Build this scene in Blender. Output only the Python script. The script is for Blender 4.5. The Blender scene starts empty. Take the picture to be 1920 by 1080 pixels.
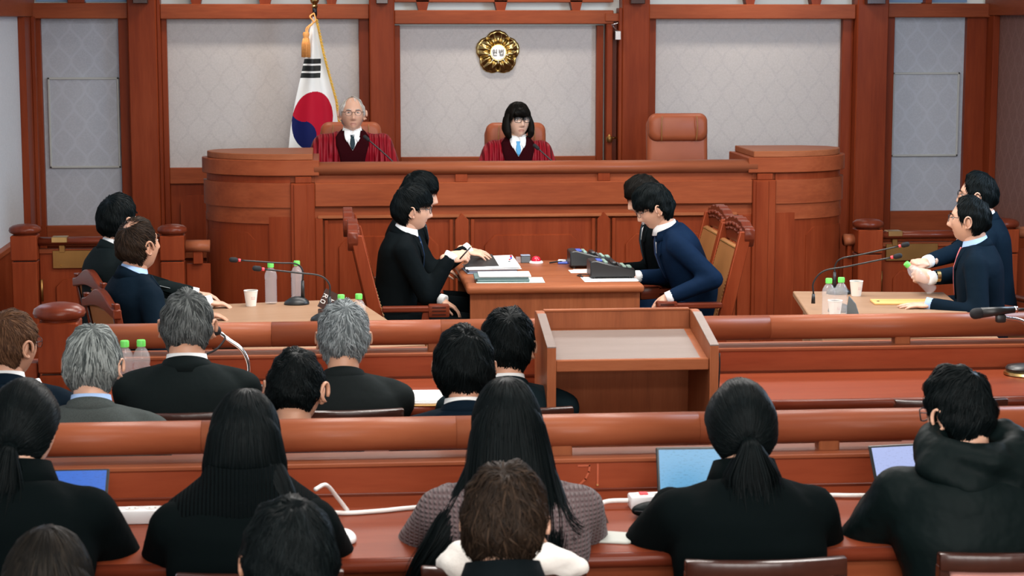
import bpy, bmesh, math, random
import numpy as np
from mathutils import Vector, Matrix
from mathutils.bvhtree import BVHTree

random.seed(7); rng = np.random.default_rng(7)
scene = bpy.context.scene
COL = scene.collection
PI = math.pi
R = math.radians

# ------------------------------------------------------------------ camera, world, lights, exposure
cam_d = bpy.data.cameras.new('camera'); cam = bpy.data.objects.new('camera', cam_d); COL.objects.link(cam)
cam_d.sensor_width = 36.0; cam_d.lens = 3733.0 / 1920.0 * 36.0
cam.location = (0, 0, 2.2)
cam.rotation_euler = (PI/2 - math.atan(505/3733.0), 0, -math.atan(0.09))
cam_d.clip_end = 60
cam_d.dof.use_dof = True; cam_d.dof.focus_distance = 10.5; cam_d.dof.aperture_fstop = 9.0
scene.camera = cam

w = bpy.data.worlds.new('world'); scene.world = w; w.use_nodes = True
w.node_tree.nodes['Background'].inputs[0].default_value = (0.55, 0.72, 1.0, 1)
w.node_tree.nodes['Background'].inputs[1].default_value = 0.05

def area(name, loc, rot, sx, sy, power, col=(1, 1, 1), spread=None):
    l = bpy.data.lights.new(name, 'AREA'); l.shape = 'RECTANGLE'; l.size = sx; l.size_y = sy
    l.energy = power; l.color = col
    if spread: l.spread = spread
    o = bpy.data.objects.new(name, l); o.location = loc; o.rotation_euler = rot; COL.objects.link(o)
    return o
WARM = (1.0, 0.90, 0.78); NEUT = (1.0, 0.96, 0.91); COOL = (0.62, 0.80, 1.0)
# ceiling troffers over the well of the court and over the gallery
for i, (x, y, p) in enumerate([(.3, 11.0, 70), (2.2, 11.0, 70), (.3, 8.3, 92), (2.2, 8.3, 92), (.1, 5.4, 30), (2.1, 5.4, 30), (-.2, 2.6, 62), (1.8, 2.6, 62), (-.4, -.4, 90), (1.8, -.4, 90)]):
    area('ceiling_lamp', (x, y, 3.5), (0, 0, 0), 1.4, 0.7, p, NEUT)
# row of downlights that washes the wall behind the judges
for x in (-0.5, 1.26, 3.2):
    area('wall_washer_lamp', (x, 14.50, 3.2), (R(14), 0, 0), 0.5, 0.16, 11, WARM, R(130))
# tall windows at the right-hand and left-hand side of the room, plus an added rear fill
area('daylight_and_fill', (5.0, 10.4, 2.55), (0, R(82), R(-18)), 1.4, 2.6, 210, COOL)
area('daylight_and_fill', (1.2, -2.85, 2.3), (R(90), 0, 0), 4.2, 1.5, 330, (1.0, 0.97, 0.93))  # added fill from behind the camera for frontal light, no known window
area('daylight_and_fill', (-2.15, 10.6, 2.55), (0, R(-82), 0), 1.4, 2.0, 16, COOL)

vs = scene.view_settings
vs.view_transform = 'Standard'; vs.look = 'None'; vs.gamma = 1.0; vs.exposure = 0.0; vs.use_curve_mapping = False

# ------------------------------------------------------------------ materials
M = {}
def new_mat(name):
    m = bpy.data.materials.new(name); m.use_nodes = True
    nt = m.node_tree; b = nt.nodes['Principled BSDF']; M[name] = m
    return m, nt, b
def link(nt, a, b): nt.links.new(a, b)
def mixcol(nt, fac, c1, c2):
    n = nt.nodes.new('ShaderNodeMix'); n.data_type = 'RGBA'
    if fac is not None: nt.links.new(fac, n.inputs[0])
    for i, c in ((6, c1), (7, c2)):
        if isinstance(c, (tuple, list)): n.inputs[i].default_value = (*c[:3], 1)
        else: nt.links.new(c, n.inputs[i])
    return n
def math_n(nt, op, a, b=None, c=None, clamp=False):
    n = nt.nodes.new('ShaderNodeMath'); n.operation = op; n.use_clamp = clamp
    for i, v in enumerate((a, b, c)):
        if v is None: continue
        if isinstance(v, (int, float)): n.inputs[i].default_value = v
        else: nt.links.new(v, n.inputs[i])
    return n.outputs[0]
def coords(nt, scale=(1, 1, 1), kind='Object'):
    tc = nt.nodes.new('ShaderNodeTexCoord'); mp = nt.nodes.new('ShaderNodeMapping')
    mp.inputs['Scale'].default_value = scale
    nt.links.new(tc.outputs[kind], mp.inputs[0]); return mp.outputs[0]
def noise_n(nt, vec, scale, detail=3, rough=.5):
    n = nt.nodes.new('ShaderNodeTexNoise'); n.inputs['Scale'].default_value = scale
    n.inputs['Detail'].default_value = detail; n.inputs['Roughness'].default_value = rough
    nt.links.new(vec, n.inputs['Vector']); return n.outputs['Fac']
def bump_n(nt, b, h, strength, dist):
    n = nt.nodes.new('ShaderNodeBump'); n.inputs['Strength'].default_value = strength
    n.inputs['Distance'].default_value = dist
    nt.links.new(h, n.inputs['Height']); nt.links.new(n.outputs[0], b.inputs['Normal'])
def simple(name, col, rough=.5, metal=0, coat=0, spec=.5, bump=None, var=0.0, vscale=6):
    m, nt, b = new_mat(name)
    b.inputs['Base Color'].default_value = (*col, 1); b.inputs['Roughness'].default_value = rough
    b.inputs['Metallic'].default_value = metal; b.inputs['Coat Weight'].default_value = coat
    b.inputs['Specular IOR Level'].default_value = spec
    if var or bump:
        v = coords(nt)
        if var:
            f = noise_n(nt, v, vscale, 4)
            mx = mixcol(nt, f, tuple(c*(1-var) for c in col), tuple(min(1, c*(1+var)) for c in col))
            link(nt, mx.outputs[2], b.inputs['Base Color'])
        if bump:
            bump_n(nt, b, noise_n(nt, v, bump[0], 3), bump[1], bump[2])
    return m
def wood(name, dark, base, light, axis='X', rough=.38, coat=.0, freq=9.0, lines=60, bump=.08):
    m, nt, b = new_mat(name)
    st = {'X': (.12, 1, 1), 'Y': (1, .12, 1), 'Z': (1, 1, .08)}[axis]
    v = coords(nt, st)
    f1 = noise_n(nt, v, freq, 6, .6)
    f2 = noise_n(nt, v, lines, 3, .6)
    f3 = noise_n(nt, coords(nt, (.35, .35, .35)), 3.1, 2)
    s = math_n(nt, 'ADD', math_n(nt, 'MULTIPLY', f1, .55), math_n(nt, 'MULTIPLY', f2, .25))
    s = math_n(nt, 'ADD', s, math_n(nt, 'MULTIPLY', f3, .25))
    cr = nt.nodes.new('ShaderNodeValToRGB'); e = cr.color_ramp.elements
    e[0].position = .34; e[0].color = (*dark, 1); e[1].position = .72; e[1].color = (*light, 1)
    k = e.new(.53); k.color = (*base, 1)
    link(nt, s, cr.inputs[0]); link(nt, cr.outputs[0], b.inputs['Base Color'])
    b.inputs['Roughness'].default_value = rough; b.inputs['Coat Weight'].default_value = coat
    b.inputs['Coat Roughness'].default_value = .25; b.inputs['Specular IOR Level'].default_value = .09
    if bump: bump_n(nt, b, f2, bump, .002)
    return m
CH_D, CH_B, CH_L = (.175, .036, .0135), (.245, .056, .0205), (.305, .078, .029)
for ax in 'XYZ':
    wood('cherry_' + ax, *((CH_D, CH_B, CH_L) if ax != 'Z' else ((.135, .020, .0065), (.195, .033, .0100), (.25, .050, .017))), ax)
    wood('gallery_' + ax, (.22, .041, .016), (.28, .058, .023), (.33, .076, .031), ax, rough=.42, coat=.03)
    wood('lectern_' + ax, (.20, .058, .024), (.275, .085, .034), (.34, .115, .05), ax, rough=.42, coat=.03, freq=14, lines=120)
    wood('dark_' + ax, (.020, .006, .004), (.035, .010, .006), (.055, .016, .009), ax, rough=.2, coat=.6)
    wood('rosewood_' + ax, (.075, .013, .006), (.125, .023, .010), (.175, .038, .016), ax, rough=.28, coat=.2)
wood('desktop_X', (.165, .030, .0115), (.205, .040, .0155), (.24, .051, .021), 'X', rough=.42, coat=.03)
wood('rail_X', (.19, .048, .020), (.27, .078, .034), (.36, .120, .055), 'X', rough=.40, coat=.08, freq=4.5, lines=26)
wood('rail_dark_X', (.175, .042, .018), (.25, .067, .029), (.33, .102, .045), 'X', rough=.40, coat=.08, freq=4.5, lines=26)
wood('beech_X', (.285, .165, .098), (.325, .192, .116), (.36, .22, .136), 'X', rough=.45, coat=.05, freq=16, lines=140, bump=.02)
wood('slope_X', (.17, .128, .11), (.19, .146, .127), (.21, .164, .144), 'X', rough=.45, coat=.05, freq=16, lines=140, bump=.02)
simple('leather_tan', (.31, .078, .031), .45, spec=.3, bump=(160, .12, .002), var=.12)
simple('leather_brown', (.30, .12, .035), .45, bump=(160, .12, .002), var=.15)
simple('brass', (.72, .50, .20), .28, 1.0, var=.15)
simple('brass_dull', (.32, .17, .055), .42, 1.0, var=.25)
simple('gold', (.50, .36, .14), .24, 1.0, var=.35, vscale=18)
simple('chrome', (.78, .79, .80), .16, 1.0)
simple('black_plastic', (.012, .014, .015), .38)
simple('black_foam', (.008, .009, .011), .85)
simple('grey_plastic', (.10, .12, .13), .4)
simple('sage_plastic', (.22, .33, .27), .45)
simple('white_plastic', (.80, .81, .82), .35)
simple('paper', (.86, .87, .86), .7)
simple('paper_green', (.66, .82, .72), .7)
simple('paper_blue', (.25, .30, .38), .6)
simple('folder_teal', (.10, .17, .17), .5)
simple('envelope_kraft', (.72, .42, .14), .65, var=.08)
simple('cup_paper', (.82, .78, .70), .6)
simple('cup_print', (.65, .20, .20), .6)
simple('green_cap', (.16, .72, .12), .4)
simple('red_ring', (.9, .08, .10), .4)
simple('red_dome', (.55, .008, .03), .12, coat=.6)
simple('blue_plastic', (.05, .10, .45), .4)
simple('pink_plastic', (.80, .50, .48), .4)
simple('pad_grey', (.42, .44, .40), .6)
simple('sign_brown', (.045, .022, .018), .45)
simple('letter_white', (.85, .85, .83), .5)
simple('letter_dark', (.09, .075, .05), .4)
simple('letter_red', (.42, .085, .03), .4)
simple('fringe_gold', (.85, .50, .06), .55, var=.25, vscale=60)
simple('tassel_orange', (.80, .36, .10), .6, var=.25, vscale=90)
simple('flag_white', (.82, .84, .82), .65)
simple('flag_red', (.44, .004, .024), .7, spec=.2)
simple('flag_blue', (.004, .009, .085), .7, spec=.2)
simple('flag_black', (.008, .012, .012), .6)
simple('upholstery_pink', (.42, .19, .16), .8, var=.08, bump=(400, .2, .001))
simple('floor_carpet', (.10, .055, .035), .9, var=.2)
simple('ceiling_white', (.75, .74, .72), .8)
simple('backboard_white', (.82, .85, .80), .75)
simple('window_blue', (.16, .26, .42), .6)
simple('frame_ivory', (.38, .39, .37), .5)
simple('cable_white', (.80, .79, .76), .45)
simple('wool_white', (.72, .70, .66), .85, bump=(30, .5, .01))
simple('metal_dark', (.03, .03, .035), .35, .8)
m, nt, b = new_mat('bottle_clear')
b.inputs['Base Color'].default_value = (.92, .95, .97, 1); b.inputs['Roughness'].default_value = .08
b.inputs['Alpha'].default_value = .18; b.inputs['Specular IOR Level'].default_value = .9
m, nt, b = new_mat('lens_clear')
b.inputs['Base Color'].default_value = (1, 1, 1, 1); b.inputs['Roughness'].default_value = .02
b.inputs['Alpha'].default_value = .03; b.inputs['Specular IOR Level'].default_value = .15
def screen(name, base, ink, sx, sy):
    m, nt, b = new_mat(name)
    b.inputs['Base Color'].default_value = (.02, .02, .02, 1); b.inputs['Roughness'].default_value = .3
    v = coords(nt, (sx, 1, sy), 'Generated')
    f = noise_n(nt, v, 9, 2, .7)
    k = math_n(nt, 'GREATER_THAN', f, .60)
    mx = mixcol(nt, k, base, ink)
    link(nt, mx.outputs[2], b.inputs['Emission Color']); b.inputs['Emission Strength'].default_value = 1.0
screen('screen_white', (.44, .52, .86), (.36, .42, .72), 3, 5)
screen('screen_teal', (.10, .36, .62), (.07, .26, .46), 2, 6)
screen('screen_blue', (.02, .14, .62), (.02, .10, .45), 2, 6)

def wallpaper(name, c1, c2, cx=.17, cz=.26):
    m, nt, b = new_mat(name)
    tc = nt.nodes.new('ShaderNodeTexCoord'); sp = nt.nodes.new('ShaderNodeSeparateXYZ')
    link(nt, tc.outputs['Object'], sp.inputs[0])
    hx = math_n(nt, 'ADD', sp.outputs[0], sp.outputs[1])
    u = math_n(nt, 'DIVIDE', hx, cx); vz = math_n(nt, 'DIVIDE', sp.outputs[2], cz)
    s = math_n(nt, 'MULTIPLY', math_n(nt, 'SINE', math_n(nt, 'MULTIPLY', vz, 2*PI)), .25)
    def line(sign):
        a = math_n(nt, 'ADD' if sign > 0 else 'SUBTRACT', u, s)
        f = math_n(nt, 'FRACT', math_n(nt, 'ADD', a, .25 if sign > 0 else .75))
        d = math_n(nt, 'ABSOLUTE', math_n(nt, 'SUBTRACT', f, .5))
        return math_n(nt, 'SUBTRACT', 1.0, math_n(nt, 'MULTIPLY', d, 9), clamp=True)
    lat = math_n(nt, 'MAXIMUM', line(1), line(-1))
    scroll = noise_n(nt, coords(nt, (1, 1, 1)), 46, 2, .5)
    sc = math_n(nt, 'SUBTRACT', 1.0, math_n(nt, 'MULTIPLY', math_n(nt, 'ABSOLUTE', math_n(nt, 'SUBTRACT', scroll, .5)), 14), clamp=True)
    pat = math_n(nt, 'MAXIMUM', lat, math_n(nt, 'MULTIPLY', sc, .75))
    mx = mixcol(nt, lat, c1, c2)
    m2 = mixcol(nt, math_n(nt, 'MULTIPLY', sc, .55), mx.outputs[2], tuple(min(1, c*1.13) for c in c1))
    link(nt, m2.outputs[2], b.inputs['Base Color'])
    rr = math_n(nt, 'SUBTRACT', .62, math_n(nt, 'MULTIPLY', pat, .20)); link(nt, rr, b.inputs['Roughness'])
    bump_n(nt, b, noise_n(nt, coords(nt, (1, 1, .05)), 260, 2), .15, .002)
wallpaper('wallpaper_warm', (.445, .418, .405), (.408, .378, .370))
wallpaper('wallpaper_side_shaded', (.35, .37, .41), (.385, .41, .46))  # shade and cool daylight of the side bays painted into the colour
wallpaper('wallpaper_weave_lit', (.60, .64, .68), (.58, .62, .66), .02, .05)  # finer weave; window light on the left wall painted in as brighter colour
wallpaper('wallpaper_wood_reflection', (.17, .085, .07), (.20, .105, .09))  # wood reflection seen at a grazing angle, painted in as mauve-brown

def hair_mat(name, c1, c2, rough=.38):
    m, nt, b = new_mat(name)
    at = nt.nodes.new('ShaderNodeAttribute'); at.attribute_name = 'tint'
    mx = mixcol(nt, at.outputs['Fac'], c1, c2)
    link(nt, mx.outputs[2], b.inputs['Base Color']); b.inputs['Roughness'].default_value = rough
    b.inputs['Specular IOR Level'].default_value = .045
hair_mat('hair_black', (.0018, .0032, .0036), (.0060, .0090, .0098))
hair_mat('hair_brownblack', (.0045, .0045, .0042), (.016, .013, .010))
hair_mat('hair_brown', (.009, .0065, .005), (.042, .026, .017))
hair_mat('hair_saltpepper', (.014, .017, .018), (.135, .148, .146), .5)
hair_mat('hair_streaked', (.026, .033, .034), (.29, .325, .315), .5)
hair_mat('hair_silver', (.060, .073, .078), (.28, .315, .325), .55)
hair_mat('hair_white', (.45, .42, .38), (.72, .70, .66), .55)
hair_mat('hair_chestnut', (.035, .017, .010), (.13, .066, .035), .45)
def skin(name, c):
    m, nt, b = new_mat(name)
    v = coords(nt); f = noise_n(nt, v, 22, 4)
    mx = mixcol(nt, f, tuple(x*.88 for x in c), tuple(min(1, x*1.1) for x in c))
    link(nt, mx.outputs[2], b.inputs['Base Color']); b.inputs['Roughness'].default_value = .48
    b.inputs['Subsurface Weight'].default_value = .12; b.inputs['Subsurface Radius'].default_value = (.012, .005, .003)
skin('skin_light', (.62, .36, .25)); skin('skin_tan', (.52, .275, .175)); skin('skin_fair', (.70, .45, .33))
simple('lips', (.47, .235, .175), .5); simple('lips_soft', (.50, .26, .19), .5)
simple('eye_white', (.75, .72, .68), .25); simple('iris', (.012, .008, .006), .15)
def cloth(name, col, rough=.8, scale=7, strength=.5, dist=.02, weave=0, sheen=0.0, var=.1):
    m, nt, b = new_mat(name)
    v = coords(nt); f = noise_n(nt, v, scale, 3, .55)
    g = noise_n(nt, coords(nt), 320, 2)
    mx = mixcol(nt, g, tuple(c*(1-var) for c in col), tuple(min(1, c*(1+var)) for c in col))
    link(nt, mx.outputs[2], b.inputs['Base Color']); b.inputs['Roughness'].default_value = rough
    b.inputs['Sheen Weight'].default_value = sheen
    b.inputs['Specular IOR Level'].default_value = .05
    h = f
    if weave: h = math_n(nt, 'ADD', f, math_n(nt, 'MULTIPLY', g, weave))
    bump_n(nt, b, h, strength, dist)
cloth('suit_black', (.0022, .0042, .0052))
cloth('suit_navy', (.0026, .0085, .0160))
cloth('suit_navyblue', (.0030, .0115, .0320))
cloth('suit_charcoal', (.0065, .0105, .0110))
cloth('suit_slate', (.0058, .0135, .0175))
cloth('suit_tweed', (.055, .066, .064), var=.45)
cloth('suit_plaid', (.0100, .0135, .0140), var=.3)
cloth('coat_black', (.0015, .0034, .0038), .95, 6, .5, .02)
cloth('shell_black', (.0032, .0068, .0070), .52, 8, .5, .03)
cloth('shirt_white', (.78, .80, .80), .75, 20, .2, .004)
cloth('shirt_blue', (.36, .52, .80), .75, 20, .2, .004)
cloth('shirt_sky', (.10, .34, .60), .6, 20, .2, .004)
cloth('tie_dark', (.022, .040, .050), .5); cloth('tie_navy', (.014, .035, .085), .5); cloth('tie_pink', (.62, .17, .18), .5)
cloth('robe_velvet', (.022, .0016, .003), .9, 12, .4, .02)
m, nt, b = new_mat('robe_red'); n = nt.nodes.new('ShaderNodeTexWave'); n.bands_direction = 'X'; n.inputs['Scale'].default_value = 9; n.inputs['Distortion'].default_value = 5; n.inputs['Detail'].default_value = 2; n.inputs['Detail Scale'].default_value = .6
link(nt, coords(nt, (1, 1, .25)), n.inputs['Vector']); mx = mixcol(nt, n.outputs['Fac'], (.19, .0032, .009), (.25, .0048, .013)); link(nt, mx.outputs[2], b.inputs['Base Color'])
b.inputs['Roughness'].default_value = .45; b.inputs['Specular IOR Level'].default_value = .2; bump_n(nt, b, n.outputs['Fac'], .8, .02)
def knit(name, c):
    m, nt, b = new_mat(name)
    v = coords(nt)
    def wave(direction, s):
        n = nt.nodes.new('ShaderNodeTexWave'); n.wave_type = 'BANDS'; n.bands_direction = direction
        n.inputs['Scale'].default_value = s; n.inputs['Distortion'].default_value = .6
        link(nt, v, n.inputs['Vector']); return n.outputs['Fac']
    h = math_n(nt, 'MULTIPLY', wave('X', 26), wave('Z', 26))
    mx = mixcol(nt, h, tuple(x*.62 for x in c), tuple(x*1.15 for x in c)); link(nt, mx.outputs[2], b.inputs['Base Color'])
    b.inputs['Roughness'].default_value = .9; b.inputs['Sheen Weight'].default_value = .1
    bump_n(nt, b, h, .9, .012)
knit('knit_mauve', (.135, .088, .092))
m, nt, b = new_mat('knit_rib_black')
n = nt.nodes.new('ShaderNodeTexWave'); n.bands_direction = 'X'; n.inputs['Scale'].default_value = 30
link(nt, coords(nt), n.inputs['Vector']); b.inputs['Base Color'].default_value = (.0022, .0042, .0048, 1)
b.inputs['Roughness'].default_value = .95; b.inputs['Specular IOR Level'].default_value = .05; bump_n(nt, b, n.outputs['Fac'], .8, .008)

# ------------------------------------------------------------------ mesh helpers
def obj(name, verts, faces, mat=None, parent=None, smooth=False, mats=None, idx=None):
    me = bpy.data.meshes.new(name); me.from_pydata([tuple(map(float, v)) for v in verts], [], [tuple(f) for f in faces])
    for mm in (mats or ([mat] if mat else [])): me.materials.append(M[mm] if isinstance(mm, str) else mm)
    if idx is not None: me.polygons.foreach_set('material_index', np.asarray(idx, dtype=np.int32))
    if smooth: me.polygons.foreach_set('use_smooth', np.ones(len(me.polygons), dtype=bool))
    me.validate(); me.update()
    o = bpy.data.objects.new(name, me); COL.objects.link(o)
    if parent: o.parent = parent
    return o
def bm_obj(name, bm, mat, parent=None, smooth=None):
    bmesh.ops.recalc_face_normals(bm, faces=bm.faces)
    me = bpy.data.meshes.new(name); bm.to_mesh(me); bm.free()
    me.materials.append(M[mat])
    o = bpy.data.objects.new(name, me); COL.objects.link(o)
    if smooth is not None:
        me.polygons.foreach_set('use_smooth', np.ones(len(me.polygons), dtype=bool))
        if smooth > 0 and hasattr(me, 'set_sharp_from_angle'): me.set_sharp_from_angle(angle=R(smooth))
    if parent: o.parent = parent
    return o
def thing(name, label, cat, loc=(0, 0, 0), rz=0.0, group=None, kind=None):
    o = bpy.data.objects.new(name, None); COL.objects.link(o); o.empty_display_size = .1
    o.location = loc; o.rotation_euler = (0, 0, rz)
    tag(o, label, cat, group, kind); return o
def tag(o, label=None, cat=None, group=None, kind=None):
    if label: o['label'] = label
    if cat: o['category'] = cat
    if group: o['group'] = group
    if kind: o['kind'] = kind
    return o
def copy_tree(o, parent=None):
    c = o.copy(); COL.objects.link(c); c.parent = parent
    for ch in o.children: copy_tree(ch, c)
    return c
def box(name, x0, x1, y0, y1, z0, z1, mat, parent=None, bev=.004, seg=1):
    bm = bmesh.new(); bmesh.ops.create_cube(bm, size=1)
    for v in bm.verts:
        v.co = Vector(((x0+x1)/2 + v.co.x*(x1-x0), (y0+y1)/2 + v.co.y*(y1-y0), (z0+z1)/2 + v.co.z*(z1-z0)))
    if bev:
        bev = min(bev, .45*min(x1-x0, y1-y0, z1-z0))
        bmesh.ops.bevel(bm, geom=bm.edges[:], offset=bev, segments=seg, affect='EDGES', profile=.5)
    return bm_obj(name, bm, mat, parent, 40 if seg > 1 else None)
def prism(name, poly, axis, a0, a1, mat, parent=None, bev=0.0, seg=1):
    """poly: list of 2-D points; axis 'x': (y,z), 'y': (x,z), 'z': (x,y)."""
    def P(p, a): return {'x': (a, p[0], p[1]), 'y': (p[0], a, p[1]), 'z': (p[0], p[1], a)}[axis]
    bm = bmesh.new(); n = len(poly)
    A = [bm.verts.new(P(p, a0)) for p in poly]; B_ = [bm.verts.new(P(p, a1)) for p in poly]
    bm.faces.new(A); bm.faces.new(B_[::-1])
    for i in range(n): bm.faces.new((A[i], B_[i], B_[(i+1) % n], A[(i+1) % n]))
    bmesh.ops.recalc_face_normals(bm, faces=bm.faces)
    if bev: bmesh.ops.bevel(bm, geom=bm.edges[:], offset=bev, segments=seg, affect='EDGES', profile=.5)
    return bm_obj(name, bm, mat, parent, 35)
def loft(rings, cap=True):
    rings = [np.asarray(r, float) for r in rings]; n = len(rings[0])
    V = np.vstack(rings); F = []
    for k in range(len(rings)-1):
        a = k*n; b_ = a+n
        for i in range(n):
            j = (i+1) % n; F.append((a+i, a+j, b_+j, b_+i))
    if cap:
        F.append(tuple(range(n-1, -1, -1))); m0 = (len(rings)-1)*n; F.append(tuple(range(m0, m0+n)))
    return V, F
def lathe(name, prof, mat, parent=None, loc=(0, 0, 0), n=24, sx=1, sy=1):
    rings = [[(loc[0]+r*sx*math.cos(2*PI*i/n), loc[1]+r*sy*math.sin(2*PI*i/n), loc[2]+z) for i in range(n)] for r, z in prof]
    V, F = loft(rings); o = obj(name, V, F, mat, parent, True)
    if hasattr(o.data, 'set_sharp_from_angle'): o.data.set_sharp_from_angle(angle=R(50))
    return o
def tube_vf(pts, rad, n=8):
    pts = [np.array(p, float) for p in pts]; rings = []
    rads = rad if isinstance(rad, (list, tuple)) else [rad]*len(pts)
    prev = None
    for i, p in enumerate(pts):
        t = pts[min(i+1, len(pts)-1)] - pts[max(i-1, 0)]; t /= np.linalg.norm(t)+1e-9
        if prev is None:
            a = np.array([0, 0, 1.]) if abs(t[2]) < .9 else np.array([1., 0, 0])
        else: a = prev
        u = a - t*np.dot(a, t); u /= np.linalg.norm(u)+1e-9; v = np.cross(t, u); prev = u
        rings.append([p + rads[i]*(u*math.cos(2*PI*k/n) + v*math.sin(2*PI*k/n)) for k in range(n)])
    return loft(rings)
def join_vf(parts):
    V = []; F = []; o = 0
    for v, f in parts:
        V.append(np.asarray(v, float)); F += [tuple(i+o for i in q) for q in f]; o += len(v)
    return np.vstack(V), F
def tube(name, pts, rad, mat, parent=None, n=8):
    V, F = tube_vf(pts, rad, n); return obj(name, V, F, mat, parent, True)
def spline(pts, n=24):
    P = np.array(pts, float); out = []
    P = np.vstack([2*P[0]-P[1], P, 2*P[-1]-P[-2]]); m = len(P)-3
    for k in range(n+1):
        t = k/n*m; i = min(int(t), m-1); u = t-i
        a, b_, c, d = P[i:i+4]
        out.append(.5*((2*b_)+(-a+c)*u+(2*a-5*b_+4*c-d)*u*u+(-a+3*b_-3*c+d)*u**3))
    return out
def arc_slab(name, c, r0, r1, a0, a1, z0, z1, mat, parent=None, n=24, sy=1.0, bev=0):
    """solid curved board between radii r0 < r1 and angles a0..a1"""
    poly = [(c[0]+r1*math.cos(a0+(a1-a0)*i/n), c[1]+sy*r1*math.sin(a0+(a1-a0)*i/n)) for i in range(n+1)]
    if r0 > 0: poly += [(c[0]+r0*math.cos(a1+(a0-a1)*i/n), c[1]+sy*r0*math.sin(a1+(a0-a1)*i/n)) for i in range(n+1)]
    else: poly.append(tuple(c))
    return prism(name, poly, 'z', z0, z1, mat, parent)
def chamfer_rect(x0, x1, z0, z1, c, both=False):
    p = [(x0, z0), (x1, z0), (x1, z1-c), (x1-c*.55, z1-c*.45), (x1-c, z1), (x0+c, z1), (x0+c*.55, z1-c*.45), (x0, z1-c)]
    return p
def blob(parts, voxel=.012, smooth=4):
    V, F = join_vf(parts)
    me = bpy.data.meshes.new('tmp'); me.from_pydata(V.tolist(), [], F); me.update()
    bm = bmesh.new(); bm.from_mesh(me); bmesh.ops.recalc_face_normals(bm, faces=bm.faces); bm.to_mesh(me); bm.free()
    o = bpy.data.objects.new('tmp', me); COL.objects.link(o)
    md = o.modifiers.new('r', 'REMESH'); md.mode = 'VOXEL'; md.voxel_size = voxel; md.adaptivity = 0
    if smooth:
        s = o.modifiers.new('s', 'SMOOTH'); s.factor = .5; s.iterations = smooth
    dg = bpy.context.evaluated_depsgraph_get(); ev = o.evaluated_get(dg); m2 = ev.to_mesh()
    nv = len(m2.vertices); co = np.empty(nv*3); m2.vertices.foreach_get('co', co)
    fs = [tuple(p.vertices) for p in m2.polygons]
    ev.to_mesh_clear(); bpy.data.objects.remove(o); bpy.data.meshes.remove(me)
    return co.reshape(-1, 3), fs
def ellipsoid(c, r, rot=None, n=16, m=10):
    V = []; F = []
    for i in range(m+1):
        a = PI*i/m
        for j in range(n):
            b_ = 2*PI*j/n; V.append((math.sin(a)*math.cos(b_), math.sin(a)*math.sin(b_), math.cos(a)))
    V = np.array(V)*np.array(r)
    if rot is not None: V = V @ np.array(rot.to_3x3() if hasattr(rot, 'to_3x3') else rot).T
    V += np.array(c)
    for i in range(m):
        for j in range(n): F.append((i*n+j, (i+1)*n+j, (i+1)*n+(j+1) % n, i*n+(j+1) % n))
    return V, F
def capsule(p0, r0, p1, r1, n=10):
    p0 = np.array(p0, float); p1 = np.array(p1, float); t = p1-p0; L = np.linalg.norm(t)
    if L < 1e-6: return ellipsoid(p0, (r0, r0, r0))
    t /= L; a = np.array([0, 0, 1.]) if abs(t[2]) < .9 else np.array([1., 0, 0])
    u = np.cross(t, a); u /= np.linalg.norm(u); v = np.cross(t, u); rings = []
    for k in range(1, 5): 
        an = PI/2*k/4; rings.append((p0 - t*r0*math.cos(an), r0*math.sin(an)))
    for k in range(4, 0, -1):
        an = PI/2*k/4; rings.append((p1 + t*r1*math.cos(an), r1*math.sin(an)))
    return loft([[c + r*(u*math.cos(2*PI*k/n)+v*math.sin(2*PI*k/n)) for k in range(n)] for c, r in rings])
# ------------------------------------------------------------------ the room
XL, XR, YB = -2.25, 5.10, 15.20
def struct(o): o['kind'] = 'structure'; return o
struct(box('floor', XL-.1, XR+.1, -3, 15.4, -.1, 0, 'floor_carpet', bev=0))
struct(box('ceiling', XL-.1, XR+.1, -3, 15.4, 3.55, 3.65, 'ceiling_white', bev=0))
struct(box('wall_front', XL-.1, XR+.1, -3.1, -3, 0, 3.55, 'wallpaper_warm', bev=0))
wl = struct(box('wall_left', XL-.1, XL, -3, 15.4, 0, 3.55, 'wallpaper_weave_lit', bev=0))
wr = struct(box('wall_right', XR, XR+.1, -3, 15.4, 0, 3.55, 'wallpaper_wood_reflection', bev=0))
wb = struct(box('wall_back', XL, XR, YB+.02, YB+.15, 0, 3.55, 'backboard_white', bev=0))
# left wall: wainscot, posts, top beam
box('wainscot', XL, XL+.03, 8.0, 15.17, 0, .62, 'cherry_Z', wl); box('wainscot_cap', XL, XL+.05, 8.0, 15.17, .62, .66, 'cherry_Y', wl)
box('top_beam', XL, XL+.06, 8.0, 15.17, 2.215, 2.42, 'cherry_Y', wl); box('corner_post', XL, XL+.05, 14.72, 15.17, .66, 2.215, 'cherry_Z', wl)
box('corner_bead', XL+.05, XL+.075, 15.0, 15.1, .66, 2.215, 'cherry_Z', wl)
box('wainscot', XR-.03, XR, 8.0, 15.17, 0, .62, 'cherry_Z', wr); box('wainscot_cap', XR-.05, XR, 8.0, 15.17, .62, .66, 'cherry_Y', wr)
box('top_beam', XR-.06, XR, 8.0, 15.17, 2.225, 2.42, 'cherry_Y', wr); box('corner_post', XR-.05, XR, 14.98, 15.17, .66, 2.225, 'cherry_Z', wr)
# back wall bays: (x0, x1, z0, z1, paper)
def bay(x0, x1, z0, z1, paper): box('wallpaper_panel', x0, x1, YB, YB+.02, z0, z1, paper, wb, bev=0)
bay(-2.15, -1.58, .655, 2.20, 'wallpaper_side_shaded'); bay(-1.225, .205, 1.085, 2.20, 'wallpaper_warm')
bay(.515, 2.01, 1.155, 2.145, 'wallpaper_warm'); bay(2.465, 3.915, 1.05, 2.20, 'wallpaper_warm')
bay(4.325, 4.895, .71, 2.21, 'wallpaper_side_shaded')
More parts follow.
